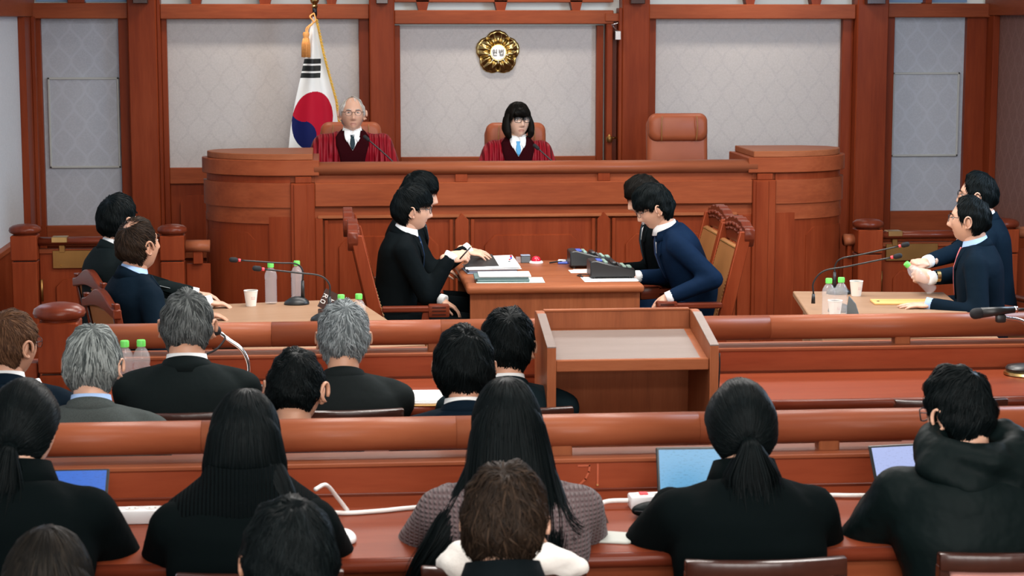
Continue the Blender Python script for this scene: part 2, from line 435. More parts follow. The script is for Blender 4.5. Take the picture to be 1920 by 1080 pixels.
# columns
for x0, x1 in ((-1.50, -1.29), (.283, .472), (2.19, 2.40), (4.00, 4.245)):
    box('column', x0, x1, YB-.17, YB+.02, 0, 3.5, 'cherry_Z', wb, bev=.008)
    box('column_bracket', x0+.05, x1-.05, YB-.25, YB-.17, 2.31, 2.5, 'dark_Z', wb)
box('column_bead', -1.29, -1.265, YB-.13, YB+.02, 0, 2.5, 'cherry_Z', wb)
# stiles beside the papered bays
for x0, x1, z0, z1 in ((-2.235, -2.15, 0, 2.2), (-1.58, -1.50, 0, 2.2), (-1.265, -1.225, 0, 2.2), (.205, .283, 0, 2.2),
                       (.472, .515, 0, 2.15), (2.01, 2.062, 0, 2.15), (2.40, 2.465, 0, 2.2), (3.915, 4.0, 0, 2.2),
                       (4.245, 4.325, 0, 2.21), (4.895, 5.07, 0, 2.21)):
    box('stile', x0, x1, YB-.06, YB+.02, z0, z1, 'cherry_Z', wb)
# beams above the bays, with the light-backed transom, blocks and rail above each
for x0, x1, z0, z1 in ((-2.235, -1.50, 2.20, 2.315), (-1.265, .283, 2.197, 2.308), (.472, 2.13, 2.16, 2.263), (2.40, 4.0, 2.197, 2.308), (4.245, 5.07, 2.21, 2.315)):
    box('beam', x0, x1, YB-.12, YB+.02, z0, z1, 'cherry_X', wb, bev=.006)
for x0, x1, z in ((-1.05, -.95, 2.308), (-.545, -.435, 2.308), (-.045, .055, 2.308), (.635, .735, 2.263), (1.225, 1.325, 2.263), (1.80, 1.895, 2.263), (3.135, 3.23, 2.308), (3.645, 3.745, 2.308)):
    prism('transom_block', [(x0+.018, z), (x1-.018, z), (x1, z+.075), (x0, z+.075)], 'y', YB-.1, YB+.02, 'cherry_Z', wb)
for x0, x1, z in ((-1.265, .283, 2.38), (.472, 2.13, 2.322), (2.40, 4.0, 2.38)):
    box('transom_rail', x0, x1, YB-.1, YB+.02, z, z+.09, 'cherry_X', wb)
for x0, x1 in ((-2.18, -1.94), (-1.82, -1.52), (4.26, 4.55), (4.60, 4.9)):
    box('transom_pane', x0, x1, YB-.02, YB+.02, 2.325, 2.5, 'window_blue', wb, bev=0)
box('transom_mullion', -1.94, -1.82, YB-.1, YB+.02, 2.315, 2.6, 'cherry_Z', wb); box('transom_mullion', 4.55, 4.60, YB-.1, YB+.02, 2.315, 2.6, 'cherry_Z', wb)
# framed boards hung on the two side bays
for nm, x0, x1, z0, z1, lab in (('wall_board', -2.115, -1.59, 1.087, 1.765, 'pale framed wall board on narrow bay left of the flag'),
                           ('wall_board', 4.33, 4.862, 1.135, 1.787, 'pale framed wall board on narrow bay at right, bluish in window light')):
    t = thing(nm, lab, 'wall board', ((x0+x1)/2, YB, z0))
    hw = (x1-x0)/2; h = z1-z0
    box('board', -hw+.012, hw-.012, -.012, -.001, .012, h-.012, 'wallpaper_side_shaded', t, bev=0)
    for a in ((-hw, -hw+.016, 0, h), (hw-.016, hw, 0, h)): box('frame', a[0], a[1], -.022, -.001, a[2], a[3], 'frame_ivory', t, .003)
    for a in ((-hw, hw, 0, .016), (-hw, hw, h-.016, h)): box('frame', a[0], a[1], -.022, -.001, a[2], a[3], 'frame_ivory', t, .003)
# rails and panels below the papered bays
for x0, x1, z0, z1 in ((-2.15, -1.58, .50, .655), (-1.225, .205, .965, 1.085), (.515, 2.01, 1.08, 1.155), (2.465, 3.915, .93, 1.05), (4.325, 4.895, .55, .71)):
    box('dado_rail', x0, x1, YB-.05, YB+.02, z0, z1, 'cherry_X', wb)
    box('dado_panel', x0, x1, YB-.02, YB+.02, 0, z0, 'cherry_Z', wb)
prism('dado_field', chamfer_rect(-1.15, -.2, .45, .88, .05), 'y', YB-.045, YB-.02, 'cherry_Z', wb)
box('dado_low_rail', -1.225, .205, YB-.06, YB, .40, .47, 'cherry_X', wb)
# door beside the centre bay (slightly open, seen nearly edge on)
d1 = thing('door_1', None, None, (2.075, YB-.05, .38)); struct(d1)
box('door_leaf', 0, .045, -.10, .04, 0, 1.78, 'cherry_Z', d1); box('door_jamb', .09, .115, -.12, .04, 0, 1.90, 'cherry_Z', d1)
box('door_edge', .045, .088, -.03, .04, 0, 1.82, 'rosewood_Z', d1)
box('door_head', -.01, .12, -.09, .06, 1.80, 1.86, 'cherry_X', d1)
lathe('door_knob', [(.0, -.03), (.022, -.028), (.028, -.01), (.026, .008), (.012, .016), (.008, .03), (0, .031)], 'brass_dull', d1, (.02, -.13, .92), 14)
tube('knob_stem', [(.02, -.13, .92), (.08, -.09, .92)], .008, 'brass_dull', d1)
box('door_closer', .055, .10, -.16, -.10, 1.66, 1.73, 'chrome', d1); tube('closer_arm', [(.075, -.13, 1.73), (.03, -.16, 1.775), (.085, -.15, 1.79)], .008, 'chrome', d1)
# windows with daylight on the side walls (outside the picture)
for nm, x, s, y0, y1 in (('window_1', XR, -1, 8.6, 11.4), ('window_2', XL, 1, 9.5, 11.7)):
    wn = thing(nm, None, None, (x, 0, 0)); struct(wn)
    box('window_frame', min(0, s*.05), max(0, s*.05), y0-.08, y0, 1.8, 3.3, 'cherry_Z', wn); box('window_frame', min(0, s*.05), max(0, s*.05), y1, y1+.08, 1.8, 3.3, 'cherry_Z', wn)
    box('window_frame', min(0, s*.05), max(0, s*.05), y0, y1, 1.72, 1.8, 'cherry_Y', wn); box('window_frame', min(0, s*.05), max(0, s*.05), y0, y1, 3.3, 3.38, 'cherry_Y', wn)
    box('window_pane', min(0, s*.01), max(0, s*.01), y0, y1, 1.8, 3.3, 'window_blue', wn, bev=0)
wn = thing('added_window_3', None, None, (1.2, -3, 0)); struct(wn)  # made-up rear window, added to go with the frontal fill light
for a in (-2.2, 2.1): box('window_frame', a, a+.1, 0, .08, 1.5, 3.1, 'cherry_Z', wn)
for a in (1.42, 3.1): box('window_frame', -2.2, 2.2, 0, .08, a, a+.08, 'cherry_X', wn)
box('window_pane', -2.1, 2.1, .0, .02, 1.5, 3.1, 'window_blue', wn, bev=0)
# dais under the judges
struct(box('dais_floor', -.9, 3.5, 13.3, 15.1, 0, .36, 'floor_carpet', bev=0))

# ------------------------------------------------------------------ judges' bench
bench = thing('judges_bench', 'long curved cherry wood judges bench with panelled front below the emblem', 'bench', (0, 0, 0))
BX0, BX1, BY = -.12, 2.75, 12.90
box('carcass', BX0, BX1, BY+.03, BY+.10, 0, 1.20, 'cherry_X', bench, 0)
tv = []
V, F = loft([[(x, BY-.02+.06*math.cos(a)*1.15+.06, 1.236+.045*math.sin(a)) for a in np.linspace(0, 2*PI, 20, endpoint=False)] for x in (BX0, BX1+.03)])
obj('top_rail', V, F, 'rail_X', bench, True)
box('desk_top', BX0, BX1, BY+.08, BY+.55, 1.17, 1.20, 'cherry_X', bench)
box('recess_board', BX0, BX1, BY+.015, BY+.04, 1.145, 1.20, 'dark_X' if 0 else 'cherry_X', bench, 0)
for x in (.83, 1.765): box('recess_block', x-.04, x+.04, BY-.005, BY+.02, 1.148, 1.20, 'cherry_Z', bench, .003)
box('fascia', BX0, BX1, BY-.02, BY+.03, .993, 1.148, 'cherry_X', bench, .006)
box('frieze', BX0, BX1, BY+.01, BY+.04, .918, .993, 'cherry_X', bench, 0)
prism('frieze_moulding', [(BY+.02, .905), (BY-.012, .918), (BY-.012, .926), (BY+.02, .94)], 'x', BX0+.02, BX1-.1, 'lectern_X', bench)
for x0, x1 in ((.788, .876), (1.722, 1.806)):
    xc = (x0+x1)/2
    prism('stile', [(x0, 0), (x1, 0), (x1, .90), (xc, .945), (x0, .90)], 'y', BY-.014, BY+.03, 'cherry_Z', bench, .004)
box('stile', 2.66, 2.75, BY-.012, BY+.03, 0, .918, 'cherry_Z', bench); box('stile', -.12, -.07, BY-.012, BY+.03, 0, .918, 'cherry_Z', bench)
for x0, x1 in ((-.06, .775), (.89, 1.71), (1.82, 2.65)):
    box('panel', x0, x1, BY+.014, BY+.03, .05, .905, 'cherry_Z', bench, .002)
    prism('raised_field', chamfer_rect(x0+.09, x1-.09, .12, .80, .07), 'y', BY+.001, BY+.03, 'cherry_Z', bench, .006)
    for a in ((x0, x0+.025), (x1-.025, x1)): box('panel_bead', a[0], a[1], BY-.002, BY+.03, .05, .905, 'cherry_Z', bench)
box('plinth', BX0, BX1, BY-.02, BY+.03, 0, .10, 'cherry_X', bench)
def drum(xa, sgn, r):
    """rounded end of the bench: flat pilaster then a quarter turn"""
    xb = xa + sgn*.155
    a0, a1 = (PI*1.5, PI) if sgn < 0 else (PI*1.5, PI*2)
    SY = .78; c = (xb, BY + r*SY)
    lo, hi = min(xa, xb), max(xa, xb)
    def A(name, dr0, dr1, z0, z1, mat, f0=0., f1=1.): arc_slab(name, c, r+dr0, r+dr1, a0+(a1-a0)*f0, a0+(a1-a0)*f1, z0, z1, mat, bench, 28, SY)
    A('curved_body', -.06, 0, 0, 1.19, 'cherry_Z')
    box('pilaster', lo, hi, BY-.03, BY+.05, 0, 1.148, 'rosewood_Z' if 0 else 'cherry_Z', bench, .005)
    box('pilaster_face', lo+.02 if sgn < 0 else lo+.02, hi-.05, BY-.038, BY-.03, 0, 1.14, 'cherry_Z', bench, .004)
    box('pilaster_block', lo+.03, hi-.02, BY-.02, BY+.05, 1.148, 1.19, 'cherry_Z', bench)
    A('curved_fascia', -.01, .022, .99, 1.148, 'cherry_X')
    A('curved_frieze', -.01, .008, .93, .99, 'cherry_X')
    A('curved_stile', -.01, .012, .05, .93, 'cherry_Z', 0, .16); A('curved_stile', -.01, .012, .05, .93, 'cherry_Z', .93, 1)
    A('curved_rail', -.01, .012, .885, .93, 'cherry_X', .16, .93)
    # raised field with clipped upper corners, bent to the curve
    f0, f1, n = .27, .86, 20; V = []; F = []
    for i in range(n+1):
        f = f0+(f1-f0)*i/n; an = a0+(a1-a0)*f
        e = min(f-f0, f1-f)*abs(a1-a0)*r; zt = .83 - max(0, .06-e)*.9
        for dr, z in ((-.01, .08), (.010, .08), (.010, zt), (-.01, zt)):
            V.append((c[0]+(r+dr)*math.cos(an), c[1]+SY*(r+dr)*math.sin(an), z))
    for i in range(n):
        for k in range(4): F.append((i*4+k, i*4+(k+1) % 4, i*4+4+(k+1) % 4, i*4+4+k))
    F += [(0, 1, 2, 3), (n*4+3, n*4+2, n*4+1, n*4)]
    obj('raised_field', V, F, 'cherry_Z', bench)
    A('curved_plinth', -.02, .02, 0, .1, 'cherry_X')
    # cap: solid quarter disc plus the straight bit over the pilaster
    def cap(name, dr, z0, z1, ext, mat):
        n = 28; rr = r+dr
        poly = [(xa-sgn*ext, BY-dr*SY)] + [(c[0]+rr*math.cos(a0+(a1-a0)*i/n), c[1]+SY*rr*math.sin(a0+(a1-a0)*i/n)) for i in range(n+1)] + [(c[0]+sgn*rr*.9, c[1]+.12), (c[0]+sgn*rr*.6, c[1]+.20), (xa-sgn*ext, c[1]+.22)]
        prism(name, poly, 'z', z0, z1, mat, bench, .004)
    cap('cap_neck', -.015, 1.148, 1.20, 0, 'cherry_X')
    cap('cap_board', .03, 1.195, 1.295, .03, 'cherry_X')
    cap('cap_top', -.005, 1.295, 1.335, -.01, 'lectern_X')
drum(BX0, -1, .56); drum(BX1, 1, .53)

# ------------------------------------------------------------------ side gates beside the bench
def finial(parent, x, y, z, r, mat='rosewood_Z'):
    lathe('finial', [(.0, -.002), (r*.72, -.002), (r*.74, .006), (r*.95, .016), (r, .030), (r*.96, .046), (r*.75, .060), (r*.4, .068), (0, .070)], mat, parent, (x, y, z), 28)
def newel(label, x, y, wd, z, group=None, h1=.16, cat='post', fr=.62):
    t = thing('newel_post', label, cat, (x, y, 0), 0, group)
    box('post_shaft', -wd/2+.003, wd/2-.003, -wd/2+.003, wd/2-.003, 0, z-h1-.008, 'cherry_Z', t, .006)
    box('post_groove', -wd/2+.014, wd/2-.014, -wd/2+.014, wd/2-.014, z-h1-.01, z-h1+.002, 'dark_Z', t, 0)
    box('post_head', -wd/2, wd/2, -wd/2, wd/2, z-h1, z, 'cherry_Z', t, .006)
    finial(t, 0, 0, z, wd*fr); return t
newel('round-topped wooden gate post nearest the left wall wainscot', -1.968, 12.9, .165, .83)
newel('round-topped wooden gate post next to the left drum of the bench', -1.035, 12.9, .155, .82)
newel('round-topped wooden gate post next to the right drum of the bench', 3.59, 13.1, .17, .795)
newel('round-topped wooden gate post behind the men at the right table', 4.53, 13.1, .17, .79)
def gate(label, x0, x1, y, zr, plate):
    t = thing('court_gate', label, 'gate', ((x0+x1)/2, y, 0)); hw = (x1-x0)/2
    V, F = loft([[(x, -.01+.05*math.cos(a), zr-.025+.028*math.sin(a)) for a in np.linspace(0, 2*PI, 14, endpoint=False)] for x in (-hw, hw)])
    obj('handrail', V, F, 'rosewood_X', t, True)
    box('leaf', -hw, hw, 0, .03, .04, zr-.075, 'cherry_Z', t); box('leaf_top', -hw, hw, -.012, .035, zr-.105, zr-.075, 'cherry_X', t, .003)
    prism('raised_field', chamfer_rect(-hw+.1, hw-.1, .1, zr-.27, .05), 'y', -.012, .01, 'cherry_Z', t, .004)
    a, b_ = plate
    box('handrail_plate', a, a+.1, -.062, .04, zr-.03, zr+.006, 'brass', t, .003)
    box('plate_stem', a+.04, a+.08, -.02, .02, zr-.1, zr-.04, 'brass_dull', t)
    box('push_plate', a, b_, -.018, 0, zr-.20, zr-.085, 'brass_dull', t, .002)
    for px in (a+.05, b_-.05): lathe('screw', [(.0, -.002), (.007, -.001), (0, .002)], 'brass', t, (px, -.02, zr-.18), 8)
    tube('hinge', [(-hw+.012, -.03, zr-.41), (-hw+.012, -.03, zr-.27)], .011, 'brass_dull', t, 10)
    return t
gate('wooden swing gate with brass push plate behind the two men on the left', -1.885, -1.113, 12.92, .81, (-.30, .05))
gate('wooden swing gate with brass plate behind the right-hand table', 3.675, 4.445, 13.12, .775, (.02-.36, .02))
def stub(label, x0, x1, y, z):
    t = thing('stub_rail', label, 'railing', ((x0+x1)/2, y, 0)); hw = (x1-x0)/2
    V, F = loft([[(x, .055*math.cos(a), z-.045+.04*math.sin(a)) for a in np.linspace(0, 2*PI, 14, endpoint=False)] for x in (-hw, hw)])
    obj('handrail', V, F, 'rail_X', t, True)
    box('support', -hw*.4, hw*.4, -.03, .03, z-.16, z-.08, 'cherry_Z', t); box('panel', -hw, hw, 0, .03, 0, z-.16, 'cherry_Z', t)
stub('short length of wooden rail between left gate post and bench', -.955, -.80, 12.95, .785)
stub('short length of wooden rail between bench and right gate post', 3.44, 3.505, 13.15, .76)
stub('short length of wooden rail at the right wall behind the seated men', 4.62, 5.07, 13.15, .80)

# ------------------------------------------------------------------ gallery barriers and desks
def barrier(label, y, x0, x1, joints, supports, zt=1.01, desk=None, dlabel=None):
    t = thing('gallery_barrier', label, 'railing', (0, y, 0))
    xs = [x0]+joints+[x1]
    for i in range(len(xs)-1):
        V, F = loft([[(x, .056*math.cos(a), zt-.05+.05*math.sin(a)) for a in np.linspace(0, 2*PI, 24, endpoint=False)] for x in (xs[i]+.0006, xs[i+1]-.0006)])
        o = obj('handrail', V, F, 'rail_dark_X' if i % 3 == 1 else 'rail_X', t, True)
    for s in supports: box('rail_support', s-.032, s+.032, -.03, .03, .86, zt-.08, 'lectern_Z', t, .004)
    box('ledge', x0, x1, -.084, .075, .876, .890, 'rail_X', t, .003)
    box('panel', x0, x1, -.076, .05, .10, .877, 'gallery_X', t, .002)
    box('panel_base', x0, x1, -.082, -.074, .786, .797, 'rosewood_X', t, .002)
    box('plinth', x0, x1, -.08, .07, 0, .10, 'cherry_X', t)
    return t
bar1 = barrier('front wooden gallery railing behind the lectern, facing the clerks', 7.85, -.99, 4.6, [-.25, .42, 1.75, 2.9], [-.60, .40, 2.30, 3.4])
bar2 = barrier('rear wooden gallery railing in front of the women with laptops', 5.90, -1.9, 3.6, [-1.2, -.40, .36, 1.1, 2.5], [-1.0, -.3, .68, 1.505, 2.6])
# carved letters on the rear barrier panel
def stroke_letters(parent, strokes, org, s, depth, mat, name='letter', axis='y'):
    """strokes: 2-D polylines with a width, raised as thin bars"""
    for pts, wd in strokes:
        parts = []
        for (a, b_), (c, d) in zip(pts[:-1], pts[1:]):
            L = math.hypot(c-a, d-b_); ux, uz = (c-a)/L, (d-b_)/L; nx, nz = -uz*wd/2, ux*wd/2
            q = [(a-ux*wd*.3+nx, b_-uz*wd*.3+nz), (c+ux*wd*.3+nx, d+uz*wd*.3+nz), (c+ux*wd*.3-nx, d+uz*wd*.3-nz), (a-ux*wd*.3-nx, b_-uz*wd*.3-nz)]
            V = [(org[0]+p[0]*s, org[1]-depth*k, org[2]+p[1]*s) for k in (0, 1) for p in q]
            parts.append((V, [(0, 1, 2, 3), (7, 6, 5, 4), (0, 4, 5, 1), (1, 5, 6, 2), (2, 6, 7, 3), (3, 7, 4, 0)]))
        V, F = join_vf(parts); obj(name, V, F, mat, parent)
stroke_letters(bar2, [([(-.55, .45), (-.02, .45), (-.06, .15), (-.22, -.18), (-.5, -.45)], .09), ([(.35, .5), (.35, -.42)], .09)], (.76, -.0762, .838), .066, .004, 'letter_red')
box('letter_chip', .7795, .7855, -.0812, -.0762, .805, .810, 'brass', bar2, 0)
def desk(label, x0, x1, y0, y1, z=.79):
    t = thing('gallery_desk', label, 'desk', ((x0+x1)/2, (y0+y1)/2, 0)); hw, hd = (x1-x0)/2, (y1-y0)/2
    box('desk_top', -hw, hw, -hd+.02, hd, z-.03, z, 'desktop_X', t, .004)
    V, F = loft([[(x, -hd+.02+.020*math.cos(a), z-.021+.021*math.sin(a)) for a in np.linspace(0, 2*PI, 14, endpoint=False)] for x in (-hw, hw)])
    obj('desk_nosing', V, F, 'rosewood_X', t, True)
    box('apron', -hw, hw, -hd+.06, -hd+.08, z-.14, z-.03, 'cherry_X', t)
    n = max(2, int((x1-x0)/1.2)+1)
    for i in range(n):
        x = -hw+.03+(2*hw-.06)*i/(n-1); box('side_panel', x-.015, x+.015, -hd+.1, hd, 0, z-.03, 'cherry_Z', t)
    return t
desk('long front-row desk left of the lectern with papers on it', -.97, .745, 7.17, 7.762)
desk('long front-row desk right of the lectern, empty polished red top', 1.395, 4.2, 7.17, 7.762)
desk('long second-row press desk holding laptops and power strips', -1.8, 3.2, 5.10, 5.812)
newel('large round-topped wooden newel post at left end of front railing', -1.075, 7.85, .155, 1.028, h1=.20, fr=.66)
st = thing('stub_rail', 'short railing piece left of the large newel post, cut by picture edge', 'railing', (-1.5, 7.9, 0))
V, F = loft([[(x, .056*math.cos(a), .955+.05*math.sin(a)) for a in np.linspace(0, 2*PI, 20, endpoint=False)] for x in (-.6, .335)])
obj('handrail', V, F, 'rail_X', st, True)
box('panel', -.6, .335, -.065, .05, .1, .86, 'gallery_X', st); box('support', .2, .26, -.03, .03, .86, .93, 'lectern_Z', st)

# ------------------------------------------------------------------ lectern
lec = thing('lectern', 'wide open-backed wooden lectern with sloped pale top and raised sides', 'lectern', (1.0685, 7.0, 0))
lw = .3115
for s in (-1, 1):
    x0, x1 = sorted((s*lw, s*(lw-.032)))
    prism('side_panel', [(0, 0), (.45, 0), (.45, 1.10), (.40, 1.105), (.36, 1.10), (0, 1.03)], 'x', x0, x1, 'lectern_Z', lec, .002)
    prism('side_cap', [(0, 1.030), (.355, 1.099), (.355, 1.103), (0, 1.034)], 'x', x0, x1, 'slope_X', lec)
box('back_panel', -lw+.032, lw-.032, .425, .45, .0, 1.10, 'lectern_Z', lec, .002); box('back_cap', -lw+.032, lw-.032, .42, .452, 1.098, 1.106, 'lectern_X', lec, .002)
prism('top_board', [(.03, .975), (.425, 1.035), (.425, 1.01), (.03, .95)], 'x', -lw+.033, lw-.033, 'lectern_X', lec)
prism('writing_surface', [(.035, .9775), (.385, 1.0305), (.385, 1.0325), (.035, .9795)], 'x', -lw+.034, lw-.06, 'slope_X', lec)
box('front_lip', -lw+.033, lw-.033, .012, .036, .94, .982, 'lectern_X', lec, .003)
box('shelf', -lw+.033, lw-.033, .08, .425, .5, .52, 'lectern_X', lec)
box('plinth', -lw+.033, lw-.033, .03, .425, 0, .06, 'lectern_X', lec)
tube('cable', spline([(lw+.006, .02, 1.0), (lw+.008, .02, .95), (lw+.006, .03, .85), (lw+.008, .05, .7)], 8), .003, 'black_plastic', lec)
# ------------------------------------------------------------------ flag
flag = thing('national_flag', 'white national flag with red and blue circle hanging from a pole', 'flag', (-.12, 14.88, .36))
tube('pole', [(0, .01, 0), (0, .01, 1.92)], .013, 'dark_Z', flag, 10)
tube('pole_sleeve', [(0, .01, 1.86), (0, .01, 1.925)], .017, 'metal_dark', flag, 10)
lathe('pole_finial', [(0, 0), (.02, .004), (.024, .015), (.016, .026), (.028, .045), (.034, .06), (.03, .08), (.018, .095), (.006, .11), (0, .112)], 'gold', flag, (0, .01, 1.915), 16)
lathe('pole_base', [(.0, 0), (.14, 0), (.14, .02), (.05, .05), (.02, .08), (0, .082)], 'brass_dull', flag, (0, .01, 0), 20)
zt = np.array([2.215, 2.14, 1.95, 1.8, 1.6, 1.4, 1.2, .9]); xl = np.array([-.135, -.155, -.19, -.225, -.272, -.31, -.333, -.36]); xr_ = np.array([-.115, -.10, -.062, -.025, .028, .052, .062, .07])
nu, nv = 170, 290; V = []; F = []; idx = []
for j in range(nv+1):
    z = 2.215 - (2.215-.9)*j/nv
    a, b_ = np.interp(-z, -zt, xl), np.interp(-z, -zt, xr_)
    for i in range(nu+1):
        u = i/nu; x = a+(b_-a)*u; amp = .025*min(1, (2.215-z)*3)
        V.append((x+.12, -.03+amp*math.sin(u*9+1.1)+amp*.5*math.sin(u*4+z*2.0)+.02*u, z-.36))
for j in range(nv):
    for i in range(nu):
        k = j*(nu+1)+i; F.append((k, k+1, k+nu+2, k+nu+1))
        z = 2.215-(2.215-.9)*(j+.5)/nv; a, b_ = np.interp(-z, -zt, xl), np.interp(-z, -zt, xr_)
        x = a+(b_-a)*(i+.5)/nu
        px, py = 590+(x+.12)*250, (2.336-z)*254.6
        c = 0
        cx = 583-(py-225)*.10
        e = ((px-cx)/38.0)**2+((py-225)/54.5)**2
        if e < 1:
            d1_ = math.hypot((px-567)/25, (py-199)/28); d2_ = math.hypot((px-566)/24, (py-252)/27)
            side = px-(553+(py-185)*.20)
            c = 1 if d1_ < 1 else 2 if d2_ < 1 else (1 if side > 0 else 2)
        lx = px-(565.5-(py-125)*.17)
        if -4.5 < lx < 34-(py-125)*-.1 and any(y0 < py+.0*px < y1 for y0, y1 in ((109, 118.5), (122.5, 132), (136, 145))): c = 3
        idx.append(c)
cl = obj('cloth', V, F, parent=flag, smooth=True, mats=['flag_white', 'flag_red', 'flag_blue', 'flag_black'], idx=idx)
sm = cl.modifiers.new('thick', 'SOLIDIFY'); sm.thickness = .003
fr = []
for j in range(0, 110):
    z = 2.20-.0085*j; x = np.interp(-z, -zt, xr_)+.12
    fr.append(tube_vf([(x-.004, -.02, z-.36), (x+.014+.004*math.sin(j*2.3), -.035, z-.372)], [.0045, .003], 5))
V, F = join_vf(fr); obj('fringe', V, F, 'fringe_gold', flag, True)
cord = thing('tassel', 'orange silk tassel hanging on a cord beside the flag pole', 'tassel', (-.175, 14.80, 2.035))
tube('cord', spline([(.05, .05, .205), (.02, .03, .18), (.045, .02, .14), (.01, .01, .10), (-.005, 0, .05)], 16), .006, 'tassel_orange', cord)
tube('cord', spline([(.05, .05, .205), (.06, .03, .15), (.02, .02, .12), (-.01, .01, .09), (-.005, 0, .05)], 16), .005, 'tassel_orange', cord)
lathe('tassel_head', [(0, .05), (.02, .048), (.026, .03), (.02, .012), (.022, 0), (0, -.002)], 'tassel_orange', cord, (-.01, 0, .02), 14)
sk = []
for k in range(60):
    a = k*2.399; r = .026*math.sqrt((k+.5)/60)
    sk.append(tube_vf([(-.01+r*.8*math.cos(a), r*.8*math.sin(a), .022), (-.012+r*1.15*math.cos(a), r*1.15*math.sin(a), -.02), (-.013+r*1.2*math.cos(a), r*1.2*math.sin(a), -.112-.006*random.random())], .0036, 5))
V, F = join_vf(sk); obj('tassel_skirt', V, F, 'tassel_orange', cord, True)

# ------------------------------------------------------------------ emblem
em = thing('court_emblem', 'gold five-petal flower emblem with white disc on the centre bay', 'emblem', (1.2585, 15.195, 1.945))
RO = .168; nt_, nr = 150, 16; V = []; F = []
def petal_r(th):
    p = (th-PI/2) % (2*PI/5); p = min(p, 2*PI/5-p)/(PI/5)        # 0 petal centre .. 1 between petals
    return RO*(1.0-.035*math.exp(-(p/.16)**2)*0 + .02*math.exp(-((p-.12)/.12)**2) - .02*math.exp(-((p-.38)/.12)**2)-.13*max(0, p-.45)/.55)
for j in range(nr+1):
    for i in range(nt_):
        th = 2*PI*i/nt_; p = (th-PI/2) % (2*PI/5); p = (p if p < PI/5 else p-2*PI/5)/(PI/5)
        rr = petal_r(th); t_ = .30+.70*j/nr; r = rr*t_
        ridge = abs(math.cos(p*PI*1.5))**.7
        h = .018+.030*math.sin(min(1, (t_-.2)/.72)*PI)*(.35+.65*ridge) - .018*max(0, abs(p)-.8)/.2
        if j == nr: h = .0
        if j == nr-1: h = .020
        V.append((r*math.cos(th), -h, r*math.sin(th)))
for j in range(nr):
    for i in range(nt_): F.append((j*nt_+i, j*nt_+(i+1) % nt_, (j+1)*nt_+(i+1) % nt_, (j+1)*nt_+i))
obj('petals', V, F, 'gold', em, True)
for k in range(9):
    a = PI*1.08+PI*.84*k/8; r0, r1 = .05, .082 if k % 2 == 0 else .066
    n_ = (-math.sin(a)*.006, math.cos(a)*.006)
    q = [(r0*math.cos(a)+n_[0], r0*math.sin(a)+n_[1]), (r0*math.cos(a)-n_[0], r0*math.sin(a)-n_[1]), (r1*math.cos(a), r1*math.sin(a))]
    prism('stamen', q, 'y', -.052, -.03, 'letter_white', em)
ring = [[(r*math.cos(a), y, r*math.sin(a)) for a in np.linspace(0, 2*PI, 40, endpoint=False)] for r, y in ((.058, -.02), (.058, -.054), (.054, -.058))]
V, F = loft(ring); obj('disc', V, F, 'letter_white', em)
ring = [[(r*math.cos(a), y, r*math.sin(a)) for a in np.linspace(0, 2*PI, 40, endpoint=False)] for r, y in ((.062, -.02), (.062, -.056), (.0575, -.056), (.0575, -.02))]
V, F = loft(ring, False); obj('disc_rim', V, F, 'gold', em)
hun = [([(-.35, .46), (-.12, .46)], .10), ([(-.45, .28), (-.02, .28)], .10),
       ([(-.35, .08), (-.35, -.10), (-.12, -.10), (-.12, .08), (-.35, .08)], .09), ([(.02, .02), (.2, .02)], .10), ([(.22, .5), (.22, -.14)], .12),
       ([(-.3, -.16), (-.3, -.46), (.26, -.46)], .11)]
bup = [([(-.42, .5), (-.42, .0), (-.08, .0), (-.08, .5)], .10), ([(-.42, .26), (-.08, .26)], .09), ([(-.08, .26), (.18, .26)], .09), ([(.22, .5), (.22, -.08)], .12),
       ([(-.28, -.12), (-.28, -.48), (.22, -.48), (.22, -.12)], .10), ([(-.28, -.30), (.22, -.30)], .09)]
stroke_letters(em, hun, (-.024, -.0575, 0), .045, .004, 'letter_dark'); stroke_letters(em, bup, (.026, -.0575, 0), .045, .004, 'letter_dark')

# ------------------------------------------------------------------ judges' leather chairs
def rounded_panel(name, w_, h_, d_, r_, mat, parent, loc, tilt=0, puff=.02):
    """upholstered pad: rounded rectangle in x/z, puffed to the front (-y local = towards the sitter is +y)"""
    n = 10; P = []
    for cx_, cz_, a in ((w_/2-r_, h_/2-r_, 0), (-w_/2+r_, h_/2-r_, PI/2), (-w_/2+r_, -h_/2+r_, PI), (w_/2-r_, -h_/2+r_, 1.5*PI)):
        P += [(cx_+r_*math.cos(a+PI/2*i/n), cz_+r_*math.sin(a+PI/2*i/n)) for i in range(n+1)]
    rings = []
    for s, y in ((.86, d_/2+puff), (.95, d_/2+puff*.6), (1, d_/2-.01), (1, -d_/2+.01), (.95, -d_/2-puff*.4), (.86, -d_/2-puff*.6)):
        rings.append([(x*s if s == 1 else (x-math.copysign((1-s)*.25, x)), y, z if s == 1 else z-math.copysign((1-s)*.25, z)) for x, z in P])
    V, F = loft(rings); V = V @ np.array(Matrix.Rotation(tilt, 3, 'X')).T + np.array(loc)
    return obj(name, V, F, mat, parent, True)
